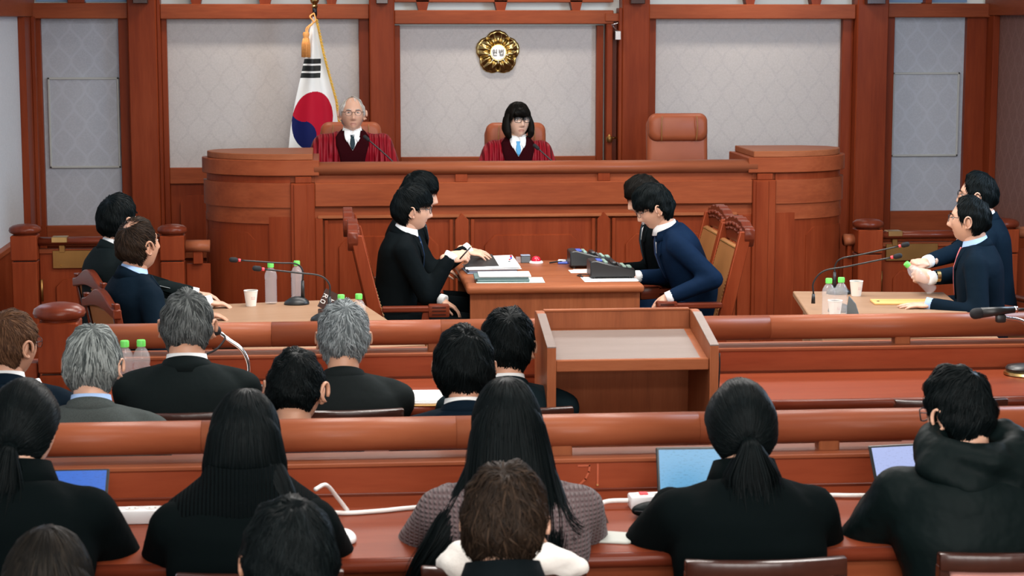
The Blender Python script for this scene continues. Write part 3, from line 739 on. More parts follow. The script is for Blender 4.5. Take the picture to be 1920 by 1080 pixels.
def judge_chair(label, x, y, rz, top):
    t = thing('leather_armchair', label, 'chair', (x, y, .36), rz, 'tan leather chairs of the judges')
    tz = top-.36
    rounded_panel('backrest', .44, .62, .07, .07, 'leather_tan', t, (0, -.27, tz-.335), R(6))
    rounded_panel('headrest', .43, .20, .05, .06, 'leather_tan', t, (0, -.25, tz-.105), R(6), .035)
    for s in (-1, 1):
        tube('seam', spline([(s*.125, -.175, tz-.02), (s*.13, -.165, tz-.10), (s*.125, -.185, tz-.2)], 8), .005, 'leather_brown', t, 6)
        tube('armrest', spline([(s*.27, -.2, .62), (s*.28, .0, .64), (s*.27, .18, .62)], 8), .03, 'leather_tan', t, 10)
        tube('arm_post', [(s*.27, -.1, .42), (s*.275, -.05, .62)], .02, 'dark_Z', t)
    V, F = ellipsoid((0, 0, .43), (.26, .26, .07), n=24); obj('seat', V, F, 'leather_tan', t, True)
    lathe('column', [(0, .06), (.03, .06), (.03, .38), (0, .39)], 'metal_dark', t, n=12)
    for k in range(5):
        a = 2*PI*k/5+.3; tube('foot', [(0, 0, .09), (.28*math.cos(a), .28*math.sin(a), .04)], [.03, .02], 'dark_Z', t)
    return t
judge_chair('tan leather chair behind the white-haired judge', .13, 14.02, R(180), 1.475)
judge_chair('tan leather chair behind the bobbed woman judge', 1.31, 14.02, R(180), 1.465)
judge_chair('empty tan leather chair with thick headrest right of the judges', 2.475, 13.95, R(180), 1.53)

# ------------------------------------------------------------------ clerks' desk and carved chairs
cd = thing('clerks_desk', 'wooden clerks desk with rounded edge in front of the bench', 'desk', (1.21, 11.33, 0))
hw, hd = .49, .585
box('desk_top', -hw, hw, -hd, hd, .705, .75, 'lectern_X', cd, .018, 3)
box('front_panel', -hw+.02, hw-.02, -hd+.04, -hd+.06, 0, .71, 'lectern_Z', cd, .002); box('rear_panel', -hw+.02, hw-.02, hd-.06, hd-.04, 0, .71, 'lectern_Z', cd)
for s in (-1, 1): box('side_panel', min(s*.35, s*.37), max(s*.35, s*.37), -hd+.06, hd-.06, .3, .71, 'lectern_Z', cd)
prism('panel_moulding', chamfer_rect(-.33, .36, .15, .565, .05), 'y', -hd+.036, -hd+.042, 'lectern_Z', cd, .002)
def carved_chair(label, x, y, rz, grp):
    t = thing('carved_armchair', label, 'chair', (x, y, 0), rz, grp)
    lean = .16
    for s in (-1, 1):
        prism('back_post', [(-.245, .40), (-.165, .40), (-.17-lean*.95, 1.04), (-.235-lean*.95, 1.04)], 'x', min(s*.235, s*.275), max(s*.235, s*.275), 'cherry_Z', t, .004)
        box('front_leg', min(s*.22, s*.265), max(s*.22, s*.265), .20, .245, 0, .44, 'cherry_Z', t); box('rear_leg', min(s*.22, s*.265), max(s*.22, s*.265), -.25, -.205, 0, .42, 'cherry_Z', t)
        box('armrest', min(s*.265, s*.32), max(s*.265, s*.32), -.22, .12, .625, .655, 'rosewood_Y', t, .006)
        box('arm_scroll', min(s*.262, s*.325), max(s*.262, s*.325), .03, .145, .595, .665, 'rosewood_Y', t, .01, 2)
        for zz in (.612, .632, .650): box('scroll_line', min(s*.324, s*.328), max(s*.324, s*.328), .05, .125, zz-.003, zz+.003, 'dark_Y', t, 0)
        prism('arm_post', [(-.03, .44), (.015, .44), (.04, .625), (.0, .625)], 'x', min(s*.275, s*.31), max(s*.275, s*.31), 'rosewood_Z', t, .004)
    box('seat', -.26, .26, -.22, .25, .40, .46, 'leather_brown', t, .02, 2); box('seat_rail', -.27, .27, -.24, .255, .36, .405, 'cherry_X', t)
    prism('back_pad', [(-.21, .47), (-.175, .47), (-.175-lean*.85, .955), (-.205-lean*.85, .955)], 'x', -.232, .232, 'leather_brown', t, .008)
    # carved crest: scalloped top with knobs
    xs = np.linspace(-.285, .285, 25); top = [1.045+.045*(1-(x/.285)**2)+.012*abs(math.sin(x*30)) for x in xs]
    poly = [(x, z) for x, z in zip(xs, top)] + [(.285, 1.0), (.25, .955), (-.25, .955), (-.285, 1.0)]
    o = prism('crest', poly, 'y', -.40, -.345, 'rosewood_X', t, .004)
    cv = []
    for k in range(11):
        xx = -.24+.048*k; zz = 1.02+.035*(1-(xx/.285)**2)
        cv.append(ellipsoid((xx, -.345, zz), (.02, .014, .012), Matrix.Rotation(.6*(-1)**k, 3, 'Y'), 8, 6)); cv.append(ellipsoid((xx+.02, -.345, zz-.028), (.014, .012, .009), Matrix.Rotation(-.5*(-1)**k, 3, 'Y'), 8, 6))
    V, F = join_vf(cv); obj('carving', V, F, 'rosewood_X', t, True)
    sd = [ellipsoid((sx, -.175-lean*.87*(z-.47)/.485+.002, z), (.005, .004, .005), None, 6, 4) for sx in (-.222, .222) for z in np.linspace(.49, .94, 26)] + \
         [ellipsoid((xx, -.175-lean*.84+.003, .945), (.005, .004, .005), None, 6, 4) for xx in np.linspace(-.21, .21, 24)]
    V, F = join_vf(sd); obj('brass_studs', V, F, 'brass_dull', t)
    return t
CG = 'carved chairs at the clerks desk'
carved_chair('carved-top armchair of the front clerk at left of the desk', .475, 10.98, R(-90), CG)
carved_chair('carved-top armchair of the rear clerk at left of the desk', .455, 11.68, R(-90), CG)
carved_chair('carved-top armchair with brown leather back, nearer one right of the desk', 1.90, 10.98, R(90), CG)
carved_chair('carved-top armchair with brown leather back, farther one right of the desk', 1.93, 11.66, R(90), CG)
def simple_chair(label, x, y, rz, grp='curved-crest leather chairs at the side tables'):
    t = thing('leather_back_chair', label, 'chair', (x, y, 0), rz, grp)
    for s in (-1, 1):
        prism('back_post', [(-.23, .40), (-.19, .40), (-.27, .88), (-.30, .88)], 'x', min(s*.20, s*.24), max(s*.20, s*.24), 'rosewood_Z', t, .004)
        box('front_leg', min(s*.19, s*.23), max(s*.19, s*.23), .17, .21, 0, .42, 'rosewood_Z', t); box('rear_leg', min(s*.19, s*.23), max(s*.19, s*.23), -.23, -.19, 0, .42, 'rosewood_Z', t)
        tube('armrest', spline([(s*.235, -.22, .60), (s*.25, 0, .625), (s*.245, .2, .60)], 8), .02, 'rosewood_Y', t); box('arm_post', s*.24-.015, s*.24+.015, .14, .17, .42, .61, 'rosewood_Z', t)
    xs = np.linspace(-.25, .25, 21); poly = [(x, .90+.035*math.cos(x/.25*PI*1.0)-.012) for x in xs] + [(x, .82+.02*math.cos(x/.25*PI/1.4)) for x in xs[::-1]]
    prism('crest', poly, 'y', -.305, -.265, 'rosewood_X', t, .005)
    prism('back_pad', [(-.215, .46), (-.18, .46), (-.255, .83), (-.285, .83)], 'x', -.20, .20, 'leather_brown', t, .008)
    for s in (-1, 1): tube('piping', [(s*.198, -.222, .47), (s*.198, -.29, .825)], .005, 'dark_Z', t, 6)
    box('seat', -.22, .22, -.2, .21, .38, .44, 'leather_brown', t, .02, 2)
    return t

# ------------------------------------------------------------------ side tables
lt = thing('party_table', 'pale beech table at left with cup, bottles and two microphones', 'table', (-.14, 9.70, 0), R(11))
box('table_top', -.41, .41, -.78, .78, .69, .72, 'beech_X', lt, .004); box('edge_band', -.415, -.408, -.78, .78, .69, .719, 'dark_Y', lt, 0)
box('modesty_panel', .30, .32, -.7, .7, .1, .69, 'beech_X', lt)
for s in (-1, 1): box('end_panel', -.36, .36, s*.70-.012, s*.70+.012, 0, .69, 'beech_X', lt)
rt_ = thing('party_table', 'pale beech table at right with envelope, cup and two microphones', 'table', (2.80, 9.80, 0), R(-8))
box('table_top', -.41, .41, -.78, .78, .69, .72, 'beech_X', rt_, .004)
box('modesty_panel', -.32, -.30, -.7, .7, .1, .69, 'beech_X', rt_)
for s in (-1, 1): box('end_panel', -.36, .36, s*.70-.012, s*.70+.012, 0, .69, 'beech_X', rt_)

def bottle_mesh():
    prof = [(0, 0), (.027, 0), (.032, .006)]
    for k in range(9): prof += [(.0325, .012+k*.013), (.0295, .0185+k*.013)]
    prof += [(.0325, .132), (.0325, .15), (.030, .162), (.022, .178), (.014, .188), (.0125, .195), (.0125, .205), (0, .206)]
    return prof
BP = bottle_mesh(); bottle0 = None
def bottle(label, x, y, z, grp, tilt=None):
    global bottle0
    if bottle0 is None:
        t = thing('water_bottle', label, 'bottle', (x, y, z), 0, grp)
        lathe('bottle_body', BP, 'bottle_clear', t, n=18)
        lathe('cap', [(0, .192), (.0165, .192), (.0168, .212), (.015, .216), (0, .217)], 'green_cap', t, n=18)
        bottle0 = t
    else:
        t = copy_tree(bottle0); t.location = (x, y, z); t['label'] = label; t['group'] = grp
    if tilt: t.rotation_euler = tilt
    return t
BG = 'green-capped water bottles'
bottle('green-capped water bottle beside the paper cup on the left table', -.331, 10.40, .72, BG)
bottle('green-capped water bottle behind the microphone base on the left table', -.195, 10.50-.06, .72, BG) if 0 else bottle('green-capped water bottle behind the microphone base on the left table', -.196, 10.47, .72, BG)
bottle('green-capped water bottle behind the silver-haired man, left of a pair', .03, 9.15, .72, BG)
bottle('green-capped water bottle behind the silver-haired man, right of a pair', .112, 9.17, .72, BG)
bottle('green-capped water bottle on the right table, left of a pair', 2.42, 9.52, .72, BG)
bottle('green-capped water bottle on the right table, right of a pair', 2.49, 9.55, .72, BG)
bottle('green-capped water bottle on front desk beside streaked-hair man, left one', -.785, 7.46, .79, BG)
bottle('green-capped water bottle on front desk beside streaked-hair man, right one', -.725, 7.47, .79, BG)
def cup(label, x, y, z):
    t = thing('paper_cup', label, 'cup', (x, y, z))
    lathe('cup_body', [(0, 0), (.026, 0), (.0355, .078), (.033, .078), (.024, .004), (0, .004)], 'cup_paper', t, n=22)
    lathe('cup_rim', [(.0335, .076), (.037, .078), (.0365, .082), (.0335, .082), (.0335, .076)], 'cup_paper', t, n=22)
    for k in range(3):
        a = PI*1.62; r = .0318+.0006*k
        V, F = loft([[(r*math.cos(aa), r*math.sin(aa), zz) for aa in (a-.28, a+.32)] for zz in (.036+.006*k, .0375+.006*k)], False)
        obj('print_line', V, F[:1], 'cup_print', t)
    return t
cup('white paper cup with red print on the left table', -.433, 10.33, .72)
cup('white paper cup on the right table beside the microphone base', 2.80, 10.42, .72)
cup('white paper cup half hidden by the railing near right-hand bottles', 2.50, 9.70, .72)
def gooseneck(label, base, pts, s, rz, grp='gooseneck table microphones'):
    t = thing('gooseneck_microphone', label, 'microphone', base, 0, grp)
    n = 20; rings = []
    for sc, z in ((1, 0), (1.02, .006), (.95, .018), (.62, .034), (.3, .042)):
        rings.append([(.075*sc*math.cos(a)*(1 if math.cos(a)*s > 0 else .75), .045*sc*math.sin(a), z+(.012 if 0 else 0)) for a in np.linspace(0, 2*PI, n, endpoint=False)])
    V, F = loft(rings); o = obj('base', V, F, 'black_plastic', t, True); o.rotation_euler = (0, 0, rz)
    P = [np.array(p)-np.array(base) for p in pts]
    tube('stem', [(P[0][0], P[0][1], .03), tuple(P[0])], [.011, .008], 'black_plastic', t, 10)
    C = spline(P, 30); tube('neck', C[:-2], .0045, 'black_plastic', t)
    d = (np.array(C[-1])-np.array(C[-5])); d /= np.linalg.norm(d); e = np.array(C[-3])
    tube('light_ring', [e-d*.006, e+d*.006], .0085, 'red_ring', t, 12)
    q = e+d*.006; V, F = capsule(q+d*.014, .0135, q+d*.034, .0135, 14); obj('foam_head', V, F, 'black_foam', t, True)
    return t
gooseneck('gooseneck microphone on left table, farther one beside the bottles', (-.188, 10.36, .72), [(-.165, 10.36, .845), (-.165, 10.36, .90), (-.20, 10.35, .935), (-.30, 10.32, .945), (-.56, 10.25, .975)], -1, R(6))
gooseneck('gooseneck microphone on left table, nearer one bending from the right', (-.045, 9.78, .72), [(-.025, 9.78, .84), (-.025, 9.78, .90), (-.07, 9.77, .945), (-.18, 9.74, .965), (-.41, 9.68, 1.0)], -1, R(6))
gooseneck('gooseneck microphone on right table, farther one beside the cup', (2.715, 10.50, .72), [(2.70, 10.50, .84), (2.70, 10.50, .87), (2.73, 10.48, .915), (2.85, 10.44, .945), (3.09, 10.36, 1.01)], 1, R(-6))
gooseneck('gooseneck microphone on right table, nearer one behind the bottles', (2.56, 9.85, .72), [(2.45, 9.95, .80), (2.45, 9.95, .86), (2.50, 9.93, .92), (2.62, 9.88, .95), (2.885, 9.75, 1.025)], 1, R(-6))
t = thing('desk_sign', 'small dark brown tilted sign with white letters on left table', 'sign', (-.06, 9.98, .72), R(20))
Rm = np.array(Matrix.Rotation(R(28), 3, 'Y'))
V = [(x, y, z) for y in (-.006, .006) for x, z in ((-.03, 0), (.06, 0), (.06, .10), (-.03, .10))]
V = np.array(V) @ Rm.T + np.array((0, 0, .03)); obj('plate', V, [(0, 1, 2, 3), (7, 6, 5, 4), (0, 4, 5, 1), (1, 5, 6, 2), (2, 6, 7, 3), (3, 7, 4, 0)], 'sign_brown', t)
box('sign_foot', -.02, .07, -.02, .02, 0, .03, 'sign_brown', t)
sg = bpy.data.objects.new('tmpsign', None)
LR = [([(-.4, -.5), (-.4, .5), (.15, .5), (.3, .3), (.15, .05), (-.4, .05)], .16), ([(-.1, .05), (.35, -.5)], .16)]
LO = [([(-.3, -.5), (-.42, 0), (-.3, .5), (.2, .5), (.34, 0), (.2, -.5), (-.3, -.5)], .16)]
LT = [([(-.1, .5), (-.1, -.5)], .15), ([(-.1, 0), (.3, 0)], .15)]
def rot_strokes(st, a): return [([(p[0]*math.cos(a)-p[1]*math.sin(a), p[0]*math.sin(a)+p[1]*math.cos(a)) for p in pts], w_) for pts, w_ in st]
ang = R(-118)
for st_, (ox, oz) in ((LR, (.012, .095)), (LO, (-.002, .068)), (LT, (.048, .072))):
    stroke_letters(t, rot_strokes(st_, ang), (ox, -.0066, oz), .022, .001, 'letter_white')
t = thing('desk_sign', 'small grey blue tilted sign behind bottles on the right table', 'sign', (2.58, 9.72, .72), R(-20))
prism('plate', [(-.02, 0), (.05, .0), (.03, .06), (-.005, .10)], 'y', -.006, .006, 'grey_plastic', t, .002)
t = thing('envelope', 'long kraft paper envelope lying on the right table', 'envelope', (2.965, 10.12, .7205), R(-5))
box('sleeve', -.155, .155, -.07, .07, 0, .010, 'envelope_kraft', t, .002); box('flap', -.155, .155, .03, .071, .010, .012, 'envelope_kraft', t, 0)
lathe('button', [(0, 0), (.008, 0), (.008, .002), (0, .003)], 'sign_brown', t, (-.125, 0, .0101), 10)
t = thing('paper_sheet', 'white sheet of paper at the near edge of the left table', 'paper', (-.07, 9.62, .7205), R(15))
box('sheet', -.10, .10, -.07, .07, 0, .002, 'paper', t, 0); box('sheet_below', -.09, .11, -.08, .06, -.0004, .0006, 'paper', t, 0)

# ------------------------------------------------------------------ things on the clerks' desk
def papers(label, x, y, z, rz, layers, cat='papers', name='paper_stack'):
    t = thing(name, label, cat, (x, y, z), R(rz)); zz = 0
    for nm, w_, d_, h_, mt, dx, dy in layers:
        box(nm, dx-w_/2, dx+w_/2, dy-d_/2, dy+d_/2, zz, zz+h_, mt, t, min(.003, h_*.3)); zz += h_+.0003
    return t
papers('stack of folders and pale green sheets at near left corner of clerks desk', .955, 10.98, .7505, -2,
       [('green_sheet', .38, .22, .004, 'paper_green', .02, 0), ('folder', .29, .20, .014, 'folder_teal', -.02, .0), ('folder', .30, .20, .012, 'folder_teal', -.03, .01), ('white_sheet', .29, .20, .008, 'paper', -.01, .01)], 'folders')
t = papers('open case file with coloured page tabs under the rear clerks hand', .90, 11.42, .7505, 4,
       [('back_cover', .30, .26, .006, 'paper_blue', 0, 0), ('page_block', .28, .24, .016, 'paper_blue', 0, 0), ('page', .31, .26, .004, 'paper', .01, 0)], 'case file')
V = np.array([(-.16, -.12, .03), (.16, -.12, .035), (.15, .13, .075), (-.13, .13, .07), (-.16, -.12, .027), (.16, -.12, .032), (.15, .13, .072), (-.13, .13, .067)])
obj('lifted_page', V, [(0, 1, 2, 3), (7, 6, 5, 4), (0, 4, 5, 1), (1, 5, 6, 2), (2, 6, 7, 3), (3, 7, 4, 0)], 'paper', t)
V = V*np.array((.62, .9, 1))+np.array((-.06, .02, .006)); obj('tablet', V, [(0, 1, 2, 3), (7, 6, 5, 4), (0, 4, 5, 1), (1, 5, 6, 2), (2, 6, 7, 3), (3, 7, 4, 0)], 'black_plastic', t)
for k, (x, y, mt) in enumerate(((.11, .0, 'red_dome'), (.125, .04, 'blue_plastic'), (.10, -.05, 'folder_teal'), (.13, .08, 'red_dome'))): box('page_tab', x, x+.012, y, y+.012, .056+.012*(y+.05)/.13, .0585+.02*(y+.06)/.14, mt, t, 0)
papers('white sheet under the nearer recorder on clerks desk', 1.535, 10.98, .7505, 0, [('sheet', .30, .20, .002, 'paper', 0, 0), ('sheet', .29, .19, .001, 'paper', .01, 0)], 'paper', 'paper_sheet')
papers('small white sheet behind the nearer recorder on clerks desk', 1.43, 11.34, .7505, 0, [('sheet', .15, .13, .002, 'paper', 0, 0), ('sheet', .13, .11, .001, 'paper', .02, .03)], 'paper', 'paper_sheet')
t = thing('ink_pad_box', 'small black box with clear side on far edge of clerks desk', 'box', (1.14, 11.80, .7502))
box('case', -.025, .03, -.025, .025, 0, .042, 'grey_plastic', t, .003); box('lid', -.026, .031, -.026, .026, .042, .047, 'paper_blue', t, .002); box('clear_holder', -.055, -.026, -.02, .02, 0, .035, 'bottle_clear', t, .002)
t = thing('call_button', 'red dome call button on white round base', 'button', (1.205, 11.78, .7502))
lathe('base', [(0, 0), (.042, 0), (.042, .006), (.036, .012), (0, .012)], 'white_plastic', t, n=28)
lathe('dome', [(.029, .012), (.028, .022), (.022, .034), (.012, .040), (0, .042)], 'red_dome', t, n=28)
def steno(label, x, y, rz):
    t = thing('stenograph', label, 'stenograph', (x, y, .7502), R(rz), 'stenograph machines')
    prism('body', [(-.125, .012), (.13, .012), (.13, .055), (.02, .075), (-.09, .105), (-.125, .10)], 'y', -.085, .085, 'black_plastic', t, .006)
    for sx in (-.1, .1):
        for sy in (-.06, .06): lathe('foot', [(0, 0), (.01, 0), (.01, .012), (0, .012)], 'black_plastic', t, (sx, sy, 0), 8)
    def on(xx): return .075+(.02-xx)*.27 if xx < .02 else .075-(xx-.02)*.18
    for r_, xx in enumerate((.045, .07)):
        for k in range(8): box('key', xx-.009, xx+.009, -.072+k*.0185, -.058+k*.0185, on(xx)-.004, on(xx)+.008, 'sage_plastic' if r_ else 'black_plastic', t, .002)
    for k in range(4): box('key', .092, .115, -.04+k*.02, -.024+k*.02, on(.1)-.004, on(.1)+.007, 'sage_plastic', t, .002)
    box('wide_key', -.045, -.025, -.07, .07, on(-.035)-.004, on(-.035)+.010, 'sage_plastic', t, .003)
    box('display', -.085, -.055, -.06, .03, .098, .106, 'blue_plastic', t, .001)
    box('ridge', .0, .03, -.05, .07, .075, .095, 'black_plastic', t, .006)
    return t
steno('black stenograph machine with green keys, nearer of the two', 1.555, 11.07, 0)
steno('black stenograph machine with green keys, farther of the two', 1.50, 11.56, 0)
t = thing('desk_cable', 'short black cable lying beside the nearer stenograph', 'cable', (1.42, 11.1, .7502))
tube('wire', spline([(.03, .08, .004), (-.02, .09, .004), (-.045, .04, .004), (-.03, .0, .004)], 14), .003, 'black_plastic', t); tube('plug', [(-.03, .0, .006), (-.025, -.03, .006)], .006, 'black_plastic', t)
t = thing('tissue_pack', 'small blue and white packet with pen behind the stenographs', 'packet', (1.38, 11.72, .7502), R(-8))
box('packet', -.05, .06, -.03, .03, 0, .014, 'blue_plastic', t, .004); box('wrapper', -.05, .0, -.025, .025, .014, .024, 'white_plastic', t, .004); tube('pen', [(-.10, -.03, .008), (.05, -.01, .03)], .005, 'black_plastic', t)

# ------------------------------------------------------------------ front desk: microphones, papers
t = thing('stand_microphone', 'black handheld microphone clipped on chrome gooseneck at right edge', 'microphone', (2.73, 7.62, .79))
lathe('base', [(0, .012), (.06, .012), (.066, .028), (.058, .038), (.02, .046), (0, .047)], 'black_plastic', t, n=28); lathe('base_ring', [(0, 0), (.062, 0), (.072, .004), (.07, .014), (.06, .018), (0, .018)], 'brass', t, n=28)
tube('gooseneck', spline([(.04, 0, .04), (.055, 0, .10), (.05, -.01, .17), (-.02, -.03, .222), (-.10, -.05, .238)], 24), .009, 'chrome', t, 10)
box('clip', -.135, -.095, -.075, -.045, .222, .255, 'black_plastic', t, .008, 2)
V, F = capsule((-.225, -.08, .262), .022, (-.21, -.077, .263), .022, 16); obj('mic_head', V, F, 'black_foam', t, True)
tube('mic_body', [(-.20, -.075, .264), (-.06, -.055, .272)], [.021, .0135], 'black_plastic', t, 14)
tube('mic_collar', [(-.06, -.055, .272), (-.048, -.053, .2725)], .0135, 'chrome', t, 14)
tube('cable', spline([(-.048, -.053, .2725), (.03, -.04, .268), (.10, -.02, .23), (.14, .0, .17)], 14), .005, 'black_plastic', t)
t = thing('stand_microphone', 'chrome gooseneck microphone in front of the grey-haired man in charcoal', 'microphone', (-.335, 7.55, .79))
lathe('base', [(0, 0), (.06, 0), (.06, .02), (.02, .03), (0, .03)], 'black_plastic', t, n=24)
tube('gooseneck', spline([(0, 0, .03), (.005, 0, .10), (-.02, 0, .16), (-.07, .0, .20), (-.10, .0, .225)], 22), .008, 'chrome', t, 10)
tube('cable', spline([(-.10, 0, .225), (-.08, -.02, .21), (-.11, -.03, .17), (-.15, -.03, .15)], 12), .004, 'black_plastic', t)
V, F = capsule((-.115, .0, .235), .02, (-.16, .0, .26), .02, 12); obj('mic_head', V, F, 'black_foam', t, True)
t = papers('sheaf of white papers with green tabs on front desk beside dark-haired man', .345, 7.30, .7905, -3,
       [('kraft_sheet', .20, .20, .004, 'envelope_kraft', .01, -.02), ('sheet', .22, .22, .010, 'paper', -.02, 0), ('sheet', .21, .21, .004, 'paper', -.015, .003)])
for k in range(5): box('tab', .075+.003*k, .083+.003*k, -.09+.03*k, -.07+.03*k, .012, .019, 'sage_plastic', t, 0)
t = papers('white sheets on front desk in front of streaked-hair man', -.62, 7.30, .7905, 5, [('sheet', .2, .25, .004, 'paper', 0, 0), ('sheet', .2, .24, .003, 'paper', .01, 0)])
t = thing('keyboard', 'small dark keyboard on the stub railing left of newel post', 'keyboard', (-1.27, 7.87, 1.006), R(0))
box('case', -.09, .07, -.03, .03, 0, .012, 'white_plastic', t, .003)
for k in range(9):
    for r_ in range(2): box('key', -.085+.017*k, -.072+.017*k, -.024+.024*r_, -.004+.024*r_, .012, .016, 'black_plastic', t, 0)

# ------------------------------------------------------------------ press desk
def laptop(label, x, y, rz, scr, w_=.31, h_=.20, tilt=14, body='grey_plastic'):
    t = thing('laptop', label, 'laptop', (x, y, .7905), R(rz))
    box('base', -w_/2, w_/2, -.20, .01, 0, .014, body, t, .004, 2)
    kb = []
    for r_ in range(4):
        for k in range(11): kb.append(ellipsoid((-w_/2+.035+k*(w_-.07)/10, -.04-r_*.02, .0145), (.009, .008, .002), None, 4, 2))
    V, F = join_vf(kb); obj('keys', V, F, 'black_plastic', t)
    ld = bpy.data.objects.new('lid', bpy.data.meshes.new('lid')); bpy.data.objects.remove(ld)
    lid = box('lid', -w_/2, w_/2, -.004, .004, 0, h_, 'black_plastic', t, .003); lid.location = (0, .012, .012); lid.rotation_euler = (R(-tilt), 0, 0)
    sc = box('screen', -w_/2+.008, w_/2-.008, -.0052, -.0042, .014, h_-.008, scr, lid, 0)
    return t, sc
laptop('dark laptop with pale document screen before the hooded man', 1.735, 5.55, 8, 'screen_white', .33, .175, 30)
laptop('laptop with teal screen in front of woman with low ponytail', 1.09, 5.58, -2, 'screen_teal', .32, .165, 24)
laptop('laptop with blue screen in front of the leftmost ponytailed woman', -.815, 5.55, 0, 'screen_blue', .33, .17, 48)
def strip(label, x, y, rz, L, n, ink=None):
    t = thing('power_strip', label, 'power strip', (x, y, .7902), R(rz))
    box('housing', -L/2, L/2, -.03, .03, 0, .04, 'white_plastic', t, .006, 2)
    for k in range(n):
        xx = -L/2+L*(k+.5)/n; lathe('socket', [(.019, .0402), (.019, .0415), (.016, .0405), (0, .0405)], 'cable_white', t, (xx, 0, 0), 18)
        for s in (-1, 1): lathe('socket_hole', [(0, .0406), (.0028, .0406), (.0028, .041), (0, .0412)], 'black_plastic', t, (xx+s*.008, 0, 0), 8)
    if ink: box('switch', -L/2+.03, -L/2+.055, -.012, .012, .04, .045, 'red_ring', t, .002)
    return t
strip('white power strip with round sockets between leftmost ponytailed and bobbed women', -.52, 5.56, 0, .28, 5)
strip('white power strip with red switch left of the low-ponytail woman', .93, 5.60, 2, .17, 3, True)
def cable(label, pts, r_=.006, mat='cable_white'):
    pts = np.array(pts); o = pts[0].copy()
    t = tag(tube('power_cable', [tuple(p-o) for p in spline(pts, 30)], r_, mat), label, 'cable'); t.location = tuple(o); return t
cable('white cable running along press desk behind long-haired woman, left part', [(-.06, 5.62, .797), (.02, 5.585, .797), (.12, 5.60, .797), (.25, 5.635, .797), (.45, 5.63, .797)], .0065)
cable('white cable leading into the power strip with red switch', [(.60, 5.57, .797), (.72, 5.575, .797), (.78, 5.60, .81), (.843, 5.60, .812)], .007)
cable('white cable between low-ponytail woman and laptop of hooded man', [(1.25, 5.66, .80), (1.45, 5.66, .80), (1.52, 5.65, .80), (1.70, 5.64, .80)], .0065)
cable('white cable loop rising at the shoulder of the bobbed woman', [(.03, 5.60, .80), (.0, 5.56, .85), (-.03, 5.50, .90), (-.06, 5.45, .90)], .006)
t = thing('pouch', 'black rounded pouch lying beside power strip with red switch', 'pouch', (.90, 5.50, .7902), R(20))
V, F = blob([ellipsoid((0, 0, .02), (.07, .04, .022)), ellipsoid((.04, .01, .022), (.05, .035, .022))], .006, 3); obj('case', V, F, 'shell_black', t, True)
tube('zip', spline([(-.066, -.01, .022), (-.02, -.042, .024), (.05, -.028, .026), (.09, 0, .026)], 12), .0025, 'metal_dark', t)
def mouse(label, x, y, rz, mt):
    t = thing('computer_mouse', label, 'mouse', (x, y, .7915), R(rz))
    V, F = blob([ellipsoid((0, 0, .010), (.029, .052, .022))], .004, 1); V[:, 2] = np.maximum(V[:, 2], 0); obj('shell', V, F, mt, t, True)
    tube('wheel', [(-.003, .03, .031), (.003, .03, .031)], .006, 'grey_plastic', t)
mouse('pink computer mouse on grey pad beside the long-haired woman', .712, 5.33, 15, 'pink_plastic')
mouse('white computer mouse at right elbow of the bobbed woman', .02, 5.30, 20, 'white_plastic')
t = thing('pad', 'grey leather pouch with zip tag on the press desk edge', 'pouch', (.765, 5.25, .7902), R(-15))
prism('pad', [(-.06, -.05), (.03, -.05), (.055, -.02), (.05, .05), (-.05, .06)], 'z', 0, .008, 'pad_grey', t, .003); tube('zip_tag', [(.052, .0, .006), (.075, -.005, .006)], .004, 'metal_dark', t)
t = thing('phone', 'dark brown phone case leaning near the pink mouse', 'phone', (.735, 5.42, .7902), R(30))
V = np.array([(-.03, -.004, 0), (.03, -.004, 0), (.03, .004, 0), (-.03, .004, 0), (-.03, .03, .05), (.03, .03, .05), (.03, .038, .05), (-.03, .038, .05)]); obj('case', V, [(3, 2, 1, 0), (4, 5, 6, 7), (0, 1, 5, 4), (1, 2, 6, 5), (2, 3, 7, 6), (3, 0, 4, 7)], 'sign_brown', t)
box('stand', -.02, .02, .034, .045, 0, .03, 'sign_brown', t)

# ------------------------------------------------------------------ gallery chairs
ch0 = None
def gallery_chair(label, x, y, grp, rz=0):
    global ch0
    if ch0 is None:
        t = thing('gallery_chair', label, 'chair', (x, y, 0), R(rz), grp)
        n = 14
        xs = np.linspace(-.205, .205, n+1); yb = lambda x: -.20-.03*(1-(x/.205)**2)
        poly = [(x, yb(x)-.018) for x in xs]+[(x, yb(x)+.018) for x in xs[::-1]]
        prism('top_rail', poly, 'z', .815, .86, 'dark_X', t, .006, 2)
        poly = [(x, yb(x)-.010) for x in xs[1:-1]]+[(x, yb(x)+.024) for x in xs[1:-1][::-1]]
        prism('back_pad', poly, 'z', .48, .813, 'upholstery_pink', t, .008)
        for s in (-1, 1):
            prism('back_post', [(-.215, 0), (-.175, 0), (-.182, .83), (-.214, .83)], 'x', min(s*.178, s*.206), max(s*.178, s*.206), 'dark_Z', t, .004)
            box('front_leg', min(s*.17, s*.205), max(s*.17, s*.205), .18, .215, 0, .40, 'dark_Z', t)
        box('seat_pad', -.205, .205, -.19, .22, .39, .44, 'upholstery_pink', t, .015, 2); box('seat_frame', -.2, .2, -.18, .21, .355, .392, 'dark_X', t)
        ch0 = t
    else:
        t = copy_tree(ch0); t.location = (x, y, 0); t.rotation_euler = (0, 0, R(rz)); t['label'] = label; t['group'] = grp
    return t
GC = 'dark framed gallery chairs with pink padding'
gallery_chair('dark glossy chair behind the low-ponytail woman, bottom of picture', 1.07, 4.98, GC)
gallery_chair('dark glossy chair behind the long-haired woman, white coat on it', .41, 4.98, GC)
gallery_chair('dark glossy chair behind the hooded man, bottom right corner', 1.72, 4.99, GC)
gallery_chair('dark glossy chair behind the bobbed woman at bottom edge', -.19, 4.97, GC)
